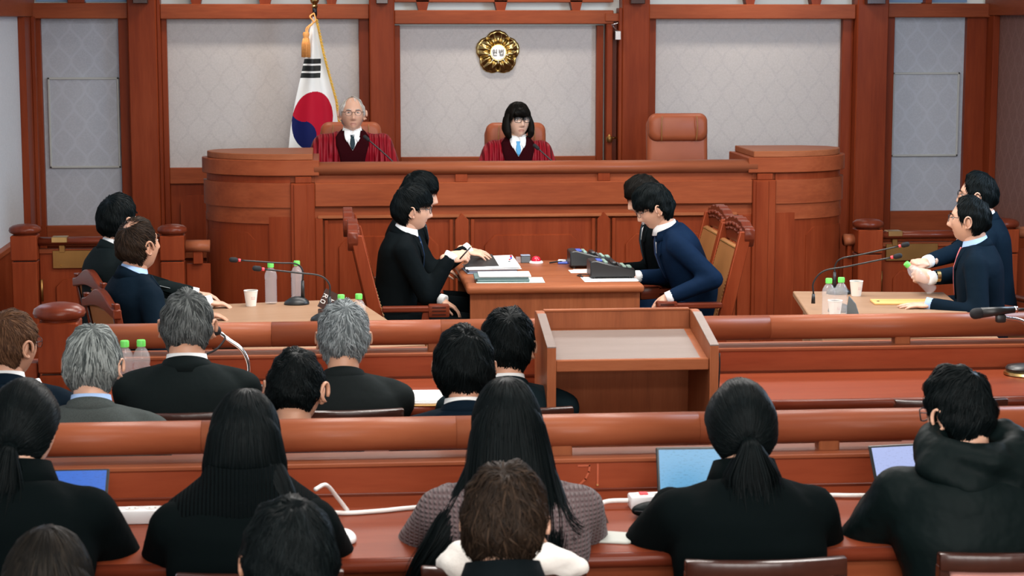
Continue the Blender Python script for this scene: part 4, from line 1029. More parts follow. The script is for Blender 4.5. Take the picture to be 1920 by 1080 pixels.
gallery_chair('empty dark chair at front desk beyond the hooded man', 2.18, 7.0, GC)
for x, y, nm in ((-1.17, 7.02, 'the brown-grey haired man at left edge'), (-.53, 7.0, 'the broad grey-haired man in charcoal'), (.03, 7.0, 'the silver-haired man in plaid'),
                 (.62, 6.98, 'the dark-haired man beside the lectern'), (-.78, 6.30, 'the streaked-hair man in tweed'), (-.13, 6.27, 'the crop-haired man'), (.43, 6.30, 'the man in navy with thin crown'), (-.81, 4.95, 'the leftmost ponytailed woman')):
    gallery_chair('pink-padded dark chair under ' + nm, x, y, GC)
# ------------------------------------------------------------------ people
def sstep(a, b_, x): t = np.clip((x-a)/(b_-a), 0, 1); return t*t*(3-2*t)
def G(x, s): return np.exp(-(x/s)**2)
def head_fn(d):
    """unit directions (n,3) -> points on an adult head, face towards +y, centre between the ears; metres"""
    x, y, z = d[:, 0], d[:, 1], d[:, 2]
    X, Y, Z = .0765*x, .096*y, .116*z
    t = np.clip(-Z/.116, 0, 1)
    X = X*(1-.30*t**1.6*sstep(-.2, .8, y+.3)) * (1-.06*sstep(.3, 1, z))
    back = sstep(.1, -.7, y)
    Y = Y*(1-.50*back*sstep(.15, .75, t))                                   # nape tucks in
    Y = np.where(Y > 0, Y*(1-.06*sstep(.2, .9, y)), Y)
    front = sstep(.25, .75, y)
    Y = Y + front*(.014*G(X, .022)*G(Z+.098, .020)                           # chin
                   + .0045*G(np.abs(X)-.030, .03)*G(Z-.034, .012)            # brow
                   - .0105*G(np.abs(X)-.031, .015)*G(Z-.014, .013)           # eye sockets
                   + .004*G(np.abs(X)-.045, .018)*G(Z+.018, .022)            # cheek bones
                   + .0045*G(X, .020)*G(Z+.058, .008) + .0038*G(X, .017)*G(Z+.071, .007) - .004*G(X, .022)*G(Z+.0645, .003))
    nose = np.interp(Z, [-.046, -.040, -.030, -.022, 0, .018, .03], [0, .010, .027, .025, .015, .008, 0])
    nw = np.interp(Z, [-.05, -.03, -.01, .02], [.019, .0165, .011, .010])
    Y = Y + front*nose*np.exp(-(X/nw)**2)
    Y = Y - .006*front*sstep(.04, .10, Z)
    return np.stack([X, Y, Z], 1)
def sphere_dirs(ns, nr):
    """uv sphere whose pole is the face"""
    D = []; F = []
    for i in range(nr+1):
        a = PI*i/nr
        for j in range(ns):
            b_ = 2*PI*j/ns; D.append((math.sin(a)*math.cos(b_), math.cos(a), math.sin(a)*math.sin(b_)))
    for i in range(nr):
        for j in range(ns): F.append((i*ns+j, i*ns+(j+1) % ns, (i+1)*ns+(j+1) % ns, (i+1)*ns+j))
    return np.array(D), F
SPH_HI = sphere_dirs(72, 64); SPH_LO = sphere_dirs(40, 32)
def ear_vf(s):
    parts = [ellipsoid((s*.079, -.008, -.006), (.006, .017, .030), Matrix.Rotation(R(-12), 3, 'X') @ Matrix.Rotation(s*R(22), 3, 'Z'), 12, 8)]
    rim = [(s*(.080+.010*abs(math.sin(a*.5))), -.010-.017*math.cos(a)*1.0, -.004+.029*math.sin(a)) for a in np.linspace(-1.7, 3.6, 14)]
    parts.append(tube_vf(rim, [.003]+[.0042]*12+[.003], 6)); parts.append(ellipsoid((s*.079, .0, -.033), (.0055, .008, .009), None, 8, 6))
    V, F = join_vf(parts); V[:, 0] = s*(.076+(V[:, 0]*s-.076)*1.6); return V, F
EARS = {s: ear_vf(s) for s in (-1, 1)}
def hairline(az, style):
    a = np.abs(az)
    X = [0, .5, .85, 1.15, 1.35, 1.6, 1.85, 2.3, PI]
    Zs = {'man': [.060, .060, .055, .025, -.015, .012, -.035, -.082, -.090],
          'fringe': [.034, .034, .034, .030, .004, .018, -.03, -.080, -.088],
          'receding': [.092, .090, .070, .030, -.01, .015, -.035, -.080, -.088],
          'buzz': [.058, .056, .050, .02, -.005, .018, -.02, -.062, -.066],
          'pulled': [.068, .066, .055, .035, .02, .0, -.045, -.085, -.095],
          'bob': [.030, .034, .040, .0, -.06, -.08, -.09, -.095, -.098]}[style]
    return np.interp(a, X, Zs)
def norm(v): return v/(np.linalg.norm(v, axis=-1, keepdims=True)+1e-9)
def hair_surface(d, h):
    """hair cap surface over directions"""
    P = head_fn(d); az = np.arctan2(d[:, 0], d[:, 1]); hl = hairline(az, h['line'])
    mask = sstep(-.010, .012, P[:, 2]-hl)
    top = sstep(.15, .95, d[:, 2]); back = sstep(.2, -.8, d[:, 1]); fr = sstep(.2, .8, d[:, 1])
    th = h['side']+(h['top']-h['side'])*top+(h['back']-h['side'])*back*(1-top)+h.get('front', 0)*fr*(.3+.7*top)
    lump = h.get('lump', .004)*(np.sin(d[:, 0]*11+h['seed'])*np.sin(d[:, 1]*9+2*h['seed'])+np.sin(d[:, 2]*13+d[:, 0]*7+h['seed']*3)*.7)
    th = np.maximum(th+lump*np.minimum(1, th/.012), .002)
    return P, th, mask
def lock_geo(P, side, nrm, wd, K, seg_w=None):
    """P (n,K+1,3) centre lines -> triangular tapered locks"""
    n = P.shape[0]; prof = np.array([.55+.45*math.sin(PI*min(1, (k+.35)/(K*.9))) if k < K else .06 for k in range(K+1)]) if seg_w is None else seg_w
    W = wd[:, None, None]*prof[None, :, None]
    a = P+side*W; b_ = P-side*W; c = P+nrm*W*.75
    V = np.stack([a, c, b_], 2).reshape(n*(K+1)*3, 3)
    base = (np.arange(n)*(K+1)*3)[:, None, None]+(np.arange(K)*3)[None, :, None]
    q = np.array([[0, 1, 4, 3], [1, 2, 5, 4]])
    F = (base[..., None]+q[None, None]).reshape(-1, 4)
    return V, F
class HairMesh:
    def __init__(s): s.V = []; s.F = []; s.T = []; s.o = 0
    def add(s, V, F, tint):
        V = np.asarray(V, float); F = [tuple(int(i)+s.o for i in f) for f in F] if not isinstance(F, np.ndarray) else (F+s.o)
        s.V.append(V); s.F.append(F); s.T.append(np.full(len(V), tint) if np.isscalar(tint) else tint); s.o += len(V)
    def build(s, name, mat, parent):
        V = np.vstack(s.V); Fa = np.vstack([np.array([f for f in fs if len(f) == 4], dtype=np.int32).reshape(-1, 4) for fs in s.F])
        me = bpy.data.meshes.new(name); me.vertices.add(len(V)); me.vertices.foreach_set('co', V.astype(np.float32).ravel())
        me.loops.add(Fa.size); me.loops.foreach_set('vertex_index', Fa.astype(np.int32).ravel()); me.polygons.add(len(Fa)); me.polygons.foreach_set('loop_start', np.arange(0, Fa.size, 4, dtype=np.int32))
        me.update(calc_edges=True); me.materials.append(M[mat])
        at = me.attributes.new('tint', 'FLOAT', 'POINT'); at.data.foreach_set('value', np.concatenate(s.T).astype(np.float32))
        me.polygons.foreach_set('use_smooth', np.ones(len(me.polygons), dtype=bool)); me.update()
        o = bpy.data.objects.new(name, me); COL.objects.link(o); o.parent = parent; return o
def tints(n, p, r): 
    t = r.random(n)*.45; k = r.random(n) < p; t[k] = .6+.4*r.random(k.sum()); return t
def scalp_hair(HM, h, Rm, c, hs, r):
    D, F = SPH_LO
    P, th, mask = hair_surface(D, h)
    off = -.007+(th+.007)*mask
    if h.get('bald'):                                   # thin patch: cap sinks below the scalp
        bd, br = h['bald']; bd = np.array(bd)/np.linalg.norm(bd); ang = np.arccos(np.clip(D@bd, -1, 1)); off = off-(th+.006)*sstep(br, br*.55, ang)
    S = P+norm(P/np.array([.0765**2, .096**2, .116**2]))*off[:, None]
    HM.add((S*hs)@Rm.T+c, F, .18)
    n = int(h['n']*1.36); d = norm(r.normal(size=(n*3, 3))); Pq, _, mq = hair_surface(d, h)
    keep = mq > .55
    if h.get('bald'):
        ang = np.arccos(np.clip(d@bd, -1, 1)); keep &= ~((ang < br*.85) & (r.random(len(d)) > h.get('thin', .22)))
    d = d[keep][:n]; n = len(d)
    wv = norm(np.array(h.get('whorl', (.12, -.55, .8))))
    g = norm(d*(d@wv)[:, None]-wv[None])                # away from the whorl
    gz = np.array([0, 0, -1.])-d*(-d[:, 2])[:, None]
    fl = h.get('flow', (0, 0, 0)); fl = np.array(fl)-d*(d@np.array(fl))[:, None]
    g = norm(g+h.get('grav', .25)*gz+fl); sd = np.cross(d, g)
    ang = r.normal(size=n)*h.get('mess', .25)*.7
    g = norm(g*np.cos(ang)[:, None]+sd*np.sin(ang)[:, None]); 
    K = 4; L = h.get('len', .5)*(.6+.8*r.random(n)); lift = .6*h.get('lift', .004)*(r.random(n)**2)*2
    pts = []; nrm = []
    prev = d
    for k in range(K+1):
        a = L*k/K; dk = norm(d*np.cos(a)[:, None]+g*np.sin(a)[:, None])
        mk = hair_surface(dk, h)[2]; stop = mk < h.get('stop', .30)
        mid = norm(prev*.75+dk*.25); dk = np.where(stop[:, None], mid, dk); prev = dk
        Pk, th, mk = hair_surface(dk, h); nk = norm(Pk/np.array([.0765**2, .096**2, .116**2]))
        base = (th+.0005)*np.maximum(mk, .25)
        o_ = base+lift*math.sin(PI*.75*k/K)-.0015*(k == 0)+h.get('tip', 0)*lift*(k/K)**2
        pts.append(Pk+nk*o_[:, None]); nrm.append(nk)
    P3 = np.stack(pts, 1); N3 = np.stack(nrm, 1); T3 = np.gradient(P3, axis=1); S3 = norm(np.cross(T3, N3))
    wd = .70*h.get('w', .0026)*(.6+.8*r.random(n))
    V, F = lock_geo(P3, S3, N3, wd, K)
    HM.add((V*hs)@Rm.T+c, F, np.repeat(tints(n, h.get('grey', .15), r), (K+1)*3))
def hair_tube(HM, path, A, B_, side_dir, n, r, w_=.003, grey=.15, wisp=.01, open_ends=True, tip_in=.5, jitter=.0, K=12, solid=True, ends=.12):
    """tress: path of centres, half widths A, half depths B, locks along its surface. world/person space"""
    C = np.array(spline(path, K)); ts = np.linspace(0, 1, K+1); a = np.interp(ts, np.linspace(0, 1, len(A)), A); b_ = np.interp(ts, np.linspace(0, 1, len(B_)), B_)
    T = norm(np.gradient(C, axis=0)); sx = np.array(side_dir, float); U = norm(sx-T*(T@sx)[:, None]); W = np.cross(T, U)
    if solid:
        m = 22; rings = []
        for k in range(K+1):
            f = .93 if k < K else .5
            rings.append([C[k]+U[k]*a[k]*f*math.cos(q)+W[k]*b_[k]*f*math.sin(q)+(.0035*math.sin(5*q+k*.3)+.003*math.sin(11*q))*(U[k]*math.cos(q)+W[k]*math.sin(q)) for q in np.linspace(0, 2*PI, m, endpoint=False)])
        V, F = loft(rings); HM.add(V, F, .15)
    n = int(n*1.3); w_ = w_*.70; q = r.random(n)*2*PI; dq = r.normal(size=n)*.18; rr = .93+.10*r.random(n); t0 = r.random(n)*.25; t1 = 1-ends*r.random(n)+ends*.4; wq = r.normal(size=(n, 2))*wisp
    pts = []; nr_ = []
    for k in range(K+1):
        t = np.clip(t0+(t1-t0)*k/K, 0, 1.08); i = np.clip(t*K, 0, K-1e-6); i0 = i.astype(int); f = (t*K-i0)[:, None]; i1 = i0+1
        Ck = C[i0]*(1-f)+C[i1]*f; Uk = norm(U[i0]*(1-f)+U[i1]*f); Wk = norm(W[i0]*(1-f)+W[i1]*f)
        ak = np.interp(t, ts, a); bk = np.interp(t, ts, b_); qq = q+dq*t+jitter*np.sin(t*9+q*5)*.3
        tf = (t**2)[:, None]
        pts.append(Ck+Uk*(ak*np.cos(qq)*rr)[:, None]+Wk*(bk*np.sin(qq)*rr)[:, None]+(Uk*wq[:, :1]+Wk*wq[:, 1:])*tf)
        nr_.append(Uk*np.cos(qq)[:, None]+Wk*np.sin(qq)[:, None])
    P3 = np.stack(pts, 1); N3 = norm(np.stack(nr_, 1)); T3 = np.gradient(P3, axis=1); S3 = norm(np.cross(T3, N3))
    V, F = lock_geo(P3, S3, N3, w_*(.6+.8*r.random(n)), K, np.array([.5+.5*math.sin(PI*min(1, (k+2)/(K))) if k < K else .05 for k in range(K+1)]))
    HM.add(V, F, np.repeat(tints(n, grey, r), (K+1)*3))

# hands ------------------------------------------------------------------------------------------
def hand_vf(curl, spread=.0, thumb=(.7, .5), vox=.0048):
    """right hand: wrist at origin, fingers +y, back of hand +z, thumb on -x"""
    parts = [ellipsoid((0, .045, 0), (.041, .052, .0145)), ellipsoid((-.002, .080, .001), (.040, .022, .0125)), capsule((0, -.03, 0), .026, (0, .015, 0), .027), ellipsoid((-.026, .035, -.008), (.018, .032, .015))]
    bx = (-.030, -.010, .010, .029); ln = (.072, .080, .074, .058); rr = (.0088, .0090, .0086, .0076)
    for i in range(4):
        p = np.array((bx[i], .088 if i in (1, 2) else .082, .001)); a = 0; sx = (i-1.5)*spread
        for k, f in enumerate((.45, .30, .25)):
            a += curl[i]*(.75, 1.0, .7)[k]
            q = p+ln[i]*f*np.array((math.sin(sx), math.cos(a)*math.cos(sx), -math.sin(a)))
            parts.append(capsule(p, rr[i]*(1-.08*k), q, rr[i]*(1-.08*(k+1)), 8)); p = q
    p = np.array((-.034, .020, -.006)); th, cu = thumb; a = th
    for k, L in enumerate((.038, .032, .026)):
        dr = np.array((-math.sin(a)*math.cos(cu), math.cos(a), -math.sin(a)*math.sin(cu)*.8-.15*k)); q = p+L*dr/np.linalg.norm(dr)
        parts.append(capsule(p, .0115-.0012*k, q, .0105-.0012*k, 8)); p = q; a -= .35
    return blob(parts, vox, 3)
HANDS = {'flat': hand_vf((.10, .08, .10, .14), .06), 'relax': hand_vf((.35, .38, .42, .48), .04, vox=.0075), 'hang': hand_vf((.30, .28, .30, .36), .10, (.5, .7)),
         'grip': hand_vf((1.25, 1.3, 1.3, 1.3), .0, (.35, 1.1)), 'pinch': hand_vf((.85, .95, 1.1, 1.2), .0, (.25, 1.2))}
def place_hand(kind, right, wrist, direction, back):
    V, F = HANDS[kind]; V = V.copy()
    if not right: V[:, 0] *= -1; F = [f[::-1] for f in F]
    y = np.array(direction, float); y /= np.linalg.norm(y); z = np.array(back, float); z = z-y*(z@y); z /= np.linalg.norm(z); x = np.cross(y, z)
    return V@np.stack([x, y, z]) + np.array(wrist), F
def two_bone(S, T, l1, l2, pole):
    S = np.array(S, float); T = np.array(T, float); d = T-S; L = np.linalg.norm(d)
    if L > (l1+l2)*.995: k = L/((l1+l2)*.995); l1 *= k; l2 *= k
    u = d/L; a = (l1*l1-l2*l2+L*L)/(2*L); hgt = math.sqrt(max(1e-6, l1*l1-a*a)); p = np.array(pole, float); p = p-u*(p@u); p /= np.linalg.norm(p)
    return S+u*a+p*hgt
def ring(c, ax, ay, az, hw_, hd_, n=26, e=2.3):
    out = []
    for k in range(n):
        q = 2*PI*k/n; cx_, sx_ = math.cos(q), math.sin(q)
        x = hw_*math.copysign(abs(cx_)**(2/e), cx_); y = hd_*math.copysign(abs(sx_)**(2/e), sx_); out.append(c+ax*x+ay*y)
    return out
PEOPLE = []
def person(name, label, head, yaw=0, lean=8, hyaw=0, hpitch=0, hroll=0, hs=1.0, sw=.185, bulk=1.0, skin='skin_light', lips='lips_soft', hair=None, hairmat='hair_black',
           top='suit_black', kind='suit', shirt='shirt_white', tie=None, glasses=None, hands=None, face=False, L=.52, trousers='suit_black', extra=None, hf=.03, elbow=None, collar_col=None, neck=.056, sleeve=1.0, ears=True, seed=None):
    """head: world position of the top of the head; yaw: facing (0 = towards the judges, degrees counter-clockwise)"""
    seed = seed if seed is not None else len(PEOPLE)+3; r = np.random.default_rng(seed*17+5); PEOPLE.append(name)
    ya = R(yaw); Rz = np.array(Matrix.Rotation(ya, 3, 'Z')); le = R(lean)
    tv_ = np.array((0, math.sin(le), math.cos(le))); fwd = np.array((0, math.cos(le), -math.sin(le))); X = np.array((1., 0, 0))
    Rh = np.array(Matrix.Rotation(R(hyaw), 3, 'Z') @ Matrix.Rotation(R(-hpitch), 3, 'X') @ Matrix.Rotation(R(hroll), 3, 'Y'))
    up = Rh@np.array((0, -.01, .116+.012))*hs
    # neck pivot sits a little below and behind the head centre
    piv = np.array((0, -.022, -.075))*hs; hc_rel = np.array((0, hf*.5, .032))-Rh@piv      # head centre relative to the neck base
    zN = head[2]-up[2]-hc_rel[2]; zh = zN-L*tv_[2]
    H0 = np.array((0, 0, zh)); N = H0+tv_*L; hc = N+hc_rel
    hx, hy = (hc+up)[:2]; w0 = np.array((head[0], head[1]))-(Rz@np.array((hx, hy, 0)))[:2]
    loc = np.array((w0[0], w0[1], 0))
    toL = lambda p: Rz.T@(np.array(p, float)-loc)                                          # world -> person
    # ---- skeleton
    sh = {s: N+X*s*sw-tv_*.100+fwd*.0 for s in (1, -1)}
    arms = {}
    for s in (1, -1):
        hd_ = (hands or {}).get('R' if s == 1 else 'L')
        if hd_ is None: T = np.array((s*.06, .40, .815)); hd_ = dict(kind='relax', dir=(-s*.25, 1, -.1), back=(0, .1, 1)); T[1] = H0[1]+tv_[1]*L*.8+.27
        else: T = toL(hd_['at']) if 'at' in hd_ else np.array(hd_['loc'])
        dr = Rz.T@np.array(hd_['dir']) if 'at' in hd_ else np.array(hd_['dir']); bk = Rz.T@np.array(hd_['back']) if 'at' in hd_ else np.array(hd_['back'])
        pole = (elbow or {}).get('R' if s == 1 else 'L', (s*.55, -.35, -1.0))
        E = two_bone(sh[s], T, .285, .25, pole); arms[s] = (sh[s], E, T, hd_['kind'], dr, bk)
    b_ = bulk
    tors = [(-.16, .165*b_, .125), (-.05, .178*b_, .130), (.15, .170*b_, .120), (.38, .172*b_, .118), (.58, .190*b_, .122), (.72, (sw+.016), .122), (.80, (sw+.006), .112), (.885, sw*.78, .094), (.96, sw*.50, .076), (1.02, .062, .058)]
    def torso(gr, dg, hi=1.0, flare=0):
        rs = []
        for s_, wv_, dv in tors:
            if s_ > hi: continue
            sl = .018*math.sin(PI*np.clip(s_, 0, 1)); rs.append(ring(H0+tv_*L*s_-fwd*(.012+.0*s_)+fwd*sl*0, X, fwd, tv_, wv_+gr, dv+dg))
        return loft(rs)
    # ---- body: one mesh
    def limbs(gr, rad):
        out = []
        for s in (1, -1):
            S, E, T = arms[s][:3]
            out += [ellipsoid(S+X*s*(-.012)+tv_*(-.012), (rad[0]*1.04+gr, rad[0]*1.06+gr, rad[0]*1.05+gr)), capsule(S-tv_*.01, rad[0]+gr, E, rad[1]+gr, 12), capsule(E, rad[1]+gr, E+(T-E)*.97, rad[2]+gr, 12)]
        return out
    def legs(gr):
        out = []
        for s in (1, -1):
            hp = H0+X*s*.09+np.array((0, 0, -.02)); kn = hp+np.array((s*.03, .40, .0)); kn[2] = max(.44, hp[2]-.02); an = np.array((kn[0], kn[1]-.02, .09))
            out += [capsule(hp, .082+gr, kn, .058+gr, 12), capsule(kn, .056+gr, an, .040+gr, 12)]
        return out
    V1, F1 = blob([torso(-.022, -.018)]+limbs(0, (.046, .040, .027))+legs(-.012), .022, 3)
    D, FH = SPH_HI if face else SPH_LO
    VH = (head_fn(D)*hs)@Rh.T+hc
    parts = [(V1, F1), (VH, FH)]
    nk0, nk1 = N-tv_*.05, hc+Rh@np.array((0, -.022, -.045))*hs
    rings_ = []
    for f in np.linspace(0, 1, 7):
        c_ = nk0*(1-f)+nk1*f; rad = neck*(1.22-.30*f if f < .5 else 1.07-.0*f)*.95; rings_.append(ring(c_, X, np.array((0, 1., 0)), None, rad, rad*1.04, 20, 2))
    parts.append(loft(rings_))
    if ears:
        for s in (1, -1): parts.append(((EARS[s][0]*hs)@Rh.T+hc, EARS[s][1]))
    for s in (1, -1): parts.append(place_hand(arms[s][3], s == 1, arms[s][2], arms[s][4], arms[s][5]))
    for s in (1, -1):
        pass
    V, F = join_vf(parts); idx = np.zeros(len(F), int)
    if face:
        o0 = len(F1); hp = head_fn(D)
        for i, f in enumerate(FH):
            c_ = hp[list(f)].mean(0)
            if c_[1] > .05 and abs(c_[0]) < .021*(1-((c_[2]+.0645)/.012)**2*.7) and -.074 < c_[2] < -.055: idx[o0+i] = 1
    body = obj('person', V, F, smooth=True, mats=[skin, lips], idx=idx); body.name = 'person'
    body.location = tuple(loc); body.rotation_euler = (0, 0, ya); tag(body, label, 'person')
    # ---- eyes and brows
    if face:
        ev = []; iv = []; bv = []; lv = []
        for s in (1, -1):
            ec = np.array((s*.031, .0755, .012)); ev.append(ellipsoid(ec, (.0130, .0072, .0036), None, 14, 8)); iv.append(ellipsoid(ec+np.array((0, .0058, 0)), (.0048, .0026, .0036), None, 12, 6))
            lv.append(tube_vf([(s*.017, .0790, .0125), (s*.026, .0830, .0158), (s*.036, .0825, .0156), (s*.046, .0745, .0120)], [.0006, .0013, .0013, .0006], 6))
            bv.append(tube_vf([(s*.015, .0915, .030), (s*.028, .0925, .0345), (s*.040, .0870, .0345), (s*.050, .0765, .029)], [.0018, .0034, .0032, .0012], 6))
        for nm, vv, mt in (('eyes', ev, 'eye_white'), ('irises', iv, 'iris'), ('eyelids', lv, 'iris'), ('eyebrows', bv, hairmat)):
            A, Fq = join_vf(vv); o = obj(nm, (A*hs)@Rh.T+hc, Fq, mt, body, True)
    if glasses:
        gv = []; gy = .104
        for s in (1, -1):
            rim = [(s*.033+.0225*math.cos(a)*(1 if glasses != 'square' else 1/max(abs(math.cos(a)), abs(math.sin(a)))**.45), gy-.010*((math.cos(a)*s+1)/2)**2*1.2, .010+.0185*math.sin(a)*(1 if glasses != 'square' else 1/max(abs(math.cos(a)), abs(math.sin(a)))**.4)) for a in np.linspace(0, 2*PI, 25)]
            gv.append(tube_vf(rim, .0021 if glasses == 'square' else .0012, 6)); gv.append(tube_vf([(s*.056, gy-.014, .016), (s*.074, gy-.035, .018), (s*.081, .01, .014), (s*.082, -.012, .004)], .0016, 6))
        gv.append(tube_vf([(-.011, gy, .013), (0, gy+.003, .017), (.011, gy, .013)], .0014, 6))
        A, Fq = join_vf(gv); g = obj('glasses', (A*hs)@Rh.T+hc, Fq, 'black_plastic' if glasses == 'square' else 'metal_dark', body, True)
        for s in (1, -1):
            pl = [(s*.033+.0215*math.cos(a), gy-.010*((math.cos(a)*s+1)/2)**2*1.2, .010+.0175*math.sin(a)) for a in np.linspace(0, 2*PI, 20, endpoint=False)]
            pl2 = [(x_, y_-.001, z_) for x_, y_, z_ in pl]; A, Fq = loft([pl, pl2]); obj('lens', (A*hs)@Rh.T+hc, Fq, 'lens_clear', g)
    # ---- hair
    if hair:
        h = dict(line='man', top=.026, side=.012, back=.018, n=1400, seed=seed*1.7); h.update(hair); HM = HairMesh(); scalp_hair(HM, h, Rh, hc, hs, r)
        for t_ in h.get('tress', []):
            q = dict(t_); pth = [(np.array(p)*hs)@Rh.T+hc if t_.get('local', True) else np.array(p)+hc for p in q.pop('path')]; q.pop('local', None); hair_tube(HM, pth, q.pop('A'), q.pop('B'), q.pop('side', (1, 0, 0)), q.pop('n', 300), r, **q)
        HM.build('hair', hairmat, body)
    # ---- clothing
    rad = {'suit': (.064, .055, .043), 'robe': (.085, .095, .10), 'coat': (.076, .068, .056), 'sweater': (.072, .072, .058), 'shell': (.082, .078, .062), 'tee': (.058, .05, .04)}[kind]
    rad = tuple(q*sleeve for q in rad)
    g_ = {'suit': .004, 'robe': .022, 'coat': .012, 'sweater': .012, 'shell': .022, 'tee': 0}[kind]
    cutT = .935 if kind in ('suit', 'robe') else .95
    limb = []
    for s in (1, -1):
        S, E, T = arms[s][:3]; W_ = E+(T-E)*.93
        limb += [ellipsoid(S-X*s*.010-tv_*.012, (rad[0]*1.06, rad[0]*1.08, rad[0]*1.0)), capsule(S-tv_*.01, rad[0], E, rad[1], 12), capsule(E, rad[1], W_, rad[2], 12)]
        limb.append(capsule(N-tv_*.055+X*s*.05, .050, S-X*s*.018+tv_*.016, .048, 12))       # shoulder line
        if kind == 'robe':
            for k in range(4): limb.append(capsule(S+X*s*(.0+.018*k)+fwd*(.07-.05*k), .020, E+fwd*(.08-.055*k)+X*s*.03, .03, 8))
    JV, JF = blob([torso(g_, g_)]+limb, .0128, 4)
    if kind in ('shell', 'coat', 'sweater', 'robe'):
        amp = {'shell': .006, 'coat': .004, 'sweater': .005, 'robe': .006}[kind]; q = JV*np.array((1, 1, 1))
        JV = JV + norm(JV-(H0+tv_*L*.55))*(amp*(np.sin(q[:, 0]*17+q[:, 2]*13+seed)*np.sin(q[:, 1]*15+q[:, 2]*21+seed*2)))[:, None]
    gname = {'suit': 'jacket', 'robe': 'robe', 'coat': 'coat', 'sweater': 'sweater', 'shell': 'hooded_jacket', 'tee': 'shirt'}[kind]
    jk = obj(gname, JV, JF, top, body, True)
    TV, TF = blob([q for q in legs(.012)]+[torso(.006, .006, .2)], .03, 2); obj('trousers', TV, TF, trousers, body, True)
    shv = []
    for s in (1, -1):
        kn = H0+X*s*.12+np.array((0, .40, 0)); shv += [ellipsoid((kn[0], kn[1]+.05, .04), (.045, .13, .04)), ellipsoid((kn[0], kn[1]-.02, .07), (.042, .05, .05))]
    SV, SF = blob(shv, .02, 1); SV[:, 2] = np.maximum(SV[:, 2], .0); obj('shoes', SV, SF, 'black_plastic', body, True)
    bvh = BVHTree.FromPolygons([tuple(v) for v in JV], JF)
    def strip_on(nm, rows, offs, mat, cols=6, par=None):
        """rows: (z offset below neck base along the spine, x left, x right); laid on the front of the garment"""
        Vq = []; Fq = []
        for zz, xa, xb in rows:
            for k in range(cols+1):
                x_ = xa+(xb-xa)*k/cols; o_ = N+tv_*zz+X*x_+fwd*.6; hit = bvh.ray_cast(Vector(o_), Vector(-fwd))
                p = np.array(hit[0]) if hit[0] is not None else N+tv_*zz+X*x_+fwd*.05
                Vq.append(p+fwd*offs)
        nrow = len(rows); n0 = len(Vq)
        Vq += [v-fwd*.010 for v in Vq]
        for a in range(nrow-1):
            for k in range(cols):
                i = a*(cols+1)+k; Fq.append((i, i+1, i+cols+2, i+cols+1)); Fq.append((n0+i+cols+1, n0+i+cols+2, n0+i+1, n0+i))
        edge = [(0*(cols+1)+k, k+1) for k in range(cols)]+[((nrow-1)*(cols+1)+k+1, (nrow-1)*(cols+1)+k) for k in range(cols)]+[((a+1)*(cols+1), a*(cols+1)) for a in range(nrow-1)]+[(a*(cols+1)+cols, (a+1)*(cols+1)+cols) for a in range(nrow-1)]
        for i, j in edge: Fq.append((j, i, n0+i, n0+j))
        return obj(nm, Vq, Fq, mat, par or body, True)
    def band(nm, tr, br, ht, hb, mat, a0=-PI, a1=PI, n=36, th=.005, tilt=.0, par=None, rib=0):
        """collar band round the neck; ht/hb = (height at the back, height in front)"""
        Vq = []; Fq = []; nd = N-nk0; ax = fwd
        for k in range(n+1):
            a = a0+(a1-a0)*k/n; f = (1+math.cos(a))/2                 # a=0 back .. pi front
            dr = X*math.sin(a)-np.array((0, 1., 0))*math.cos(a)
            cb = N+tv_*0
            for rr_, hh in ((tr, ht), (br, hb)):
                z_ = hh[1]+(hh[0]-hh[1])*f; ctr = cb+np.array((0, .012*max(0, z_)/.03, 0)); 
                for t_ in (0, th): Vq.append(ctr+dr*np.array((rr_[0]+t_+rib*math.sin(a*60), rr_[1]+t_, 1))+np.array((0, 0, z_+(.002 if t_ and hh is ht else 0))))
        for k in range(n):
            i = k*4; j = i+4; Fq += [(i+1, j+1, j+3, i+3), (i+2, j+2, j, i), (i, j, j+1, i+1), (i+3, j+3, j+2, i+2)]
        Fq += [(0, 1, 3, 2), (n*4+2, n*4+3, n*4+1, n*4)]
        return obj(nm, Vq, Fq, mat, par or body, True)
    ctx = dict(N=N, tv=tv_, fwd=fwd, X=X, H0=H0, sh=sh, arms=arms, hc=hc, Rh=Rh, body=body, band=band, strip_on=strip_on, r=r, L=L, bvh=bvh, toL=toL, hs=hs, sw=sw)
    if kind == 'suit':
        if shirt: band('shirt_collar', (neck*1.06, neck*1.10), (neck*1.22, neck*1.26), (.031, -.004), (-.02, -.06), shirt, th=.004)
        band('jacket_collar', (neck*1.22, neck*1.26), (neck*1.75, neck*1.62), (.0235, -.05), (-.028, -.10), top, -2.35, 2.35, th=.007)
        V0 = -.27
        if shirt:
            strip_on('shirt_front', [(z_, -w_, w_) for z_, w_ in ((-.02, .050), (-.06, .052), (-.12, .042), (-.19, .024), (V0, .004))], .006, shirt)
            for s in (1, -1): strip_on('lapel', [(z_, *sorted((s*wa, s*wb))) for z_, wa, wb in ((-.03, .046, .085), (-.08, .047, .094), (-.13, .038, .098), (-.135, .038, .078), (-.2, .020, .055), (V0-.03, .0, .018))], .010, top)
            if tie:
                strip_on('tie', [(z_, -w_, w_) for z_, w_ in ((-.030, .017), (-.058, .012), (-.064, .014), (-.13, .022), (-.2, .026), (V0-.005, .022))], .012, tie, 4)
            for s in (1, -1):
                S, E, T = arms[s][:3]; u_ = (T-E)/np.linalg.norm(T-E); e_ = E+(T-E)*.93+u_*rad[2]*.55
                tube('shirt_cuff', [e_-u_*.02, e_+u_*.022, e_+u_*.024], [rad[2]*.86, rad[2]*.84, rad[2]*.6], shirt, body, 16)
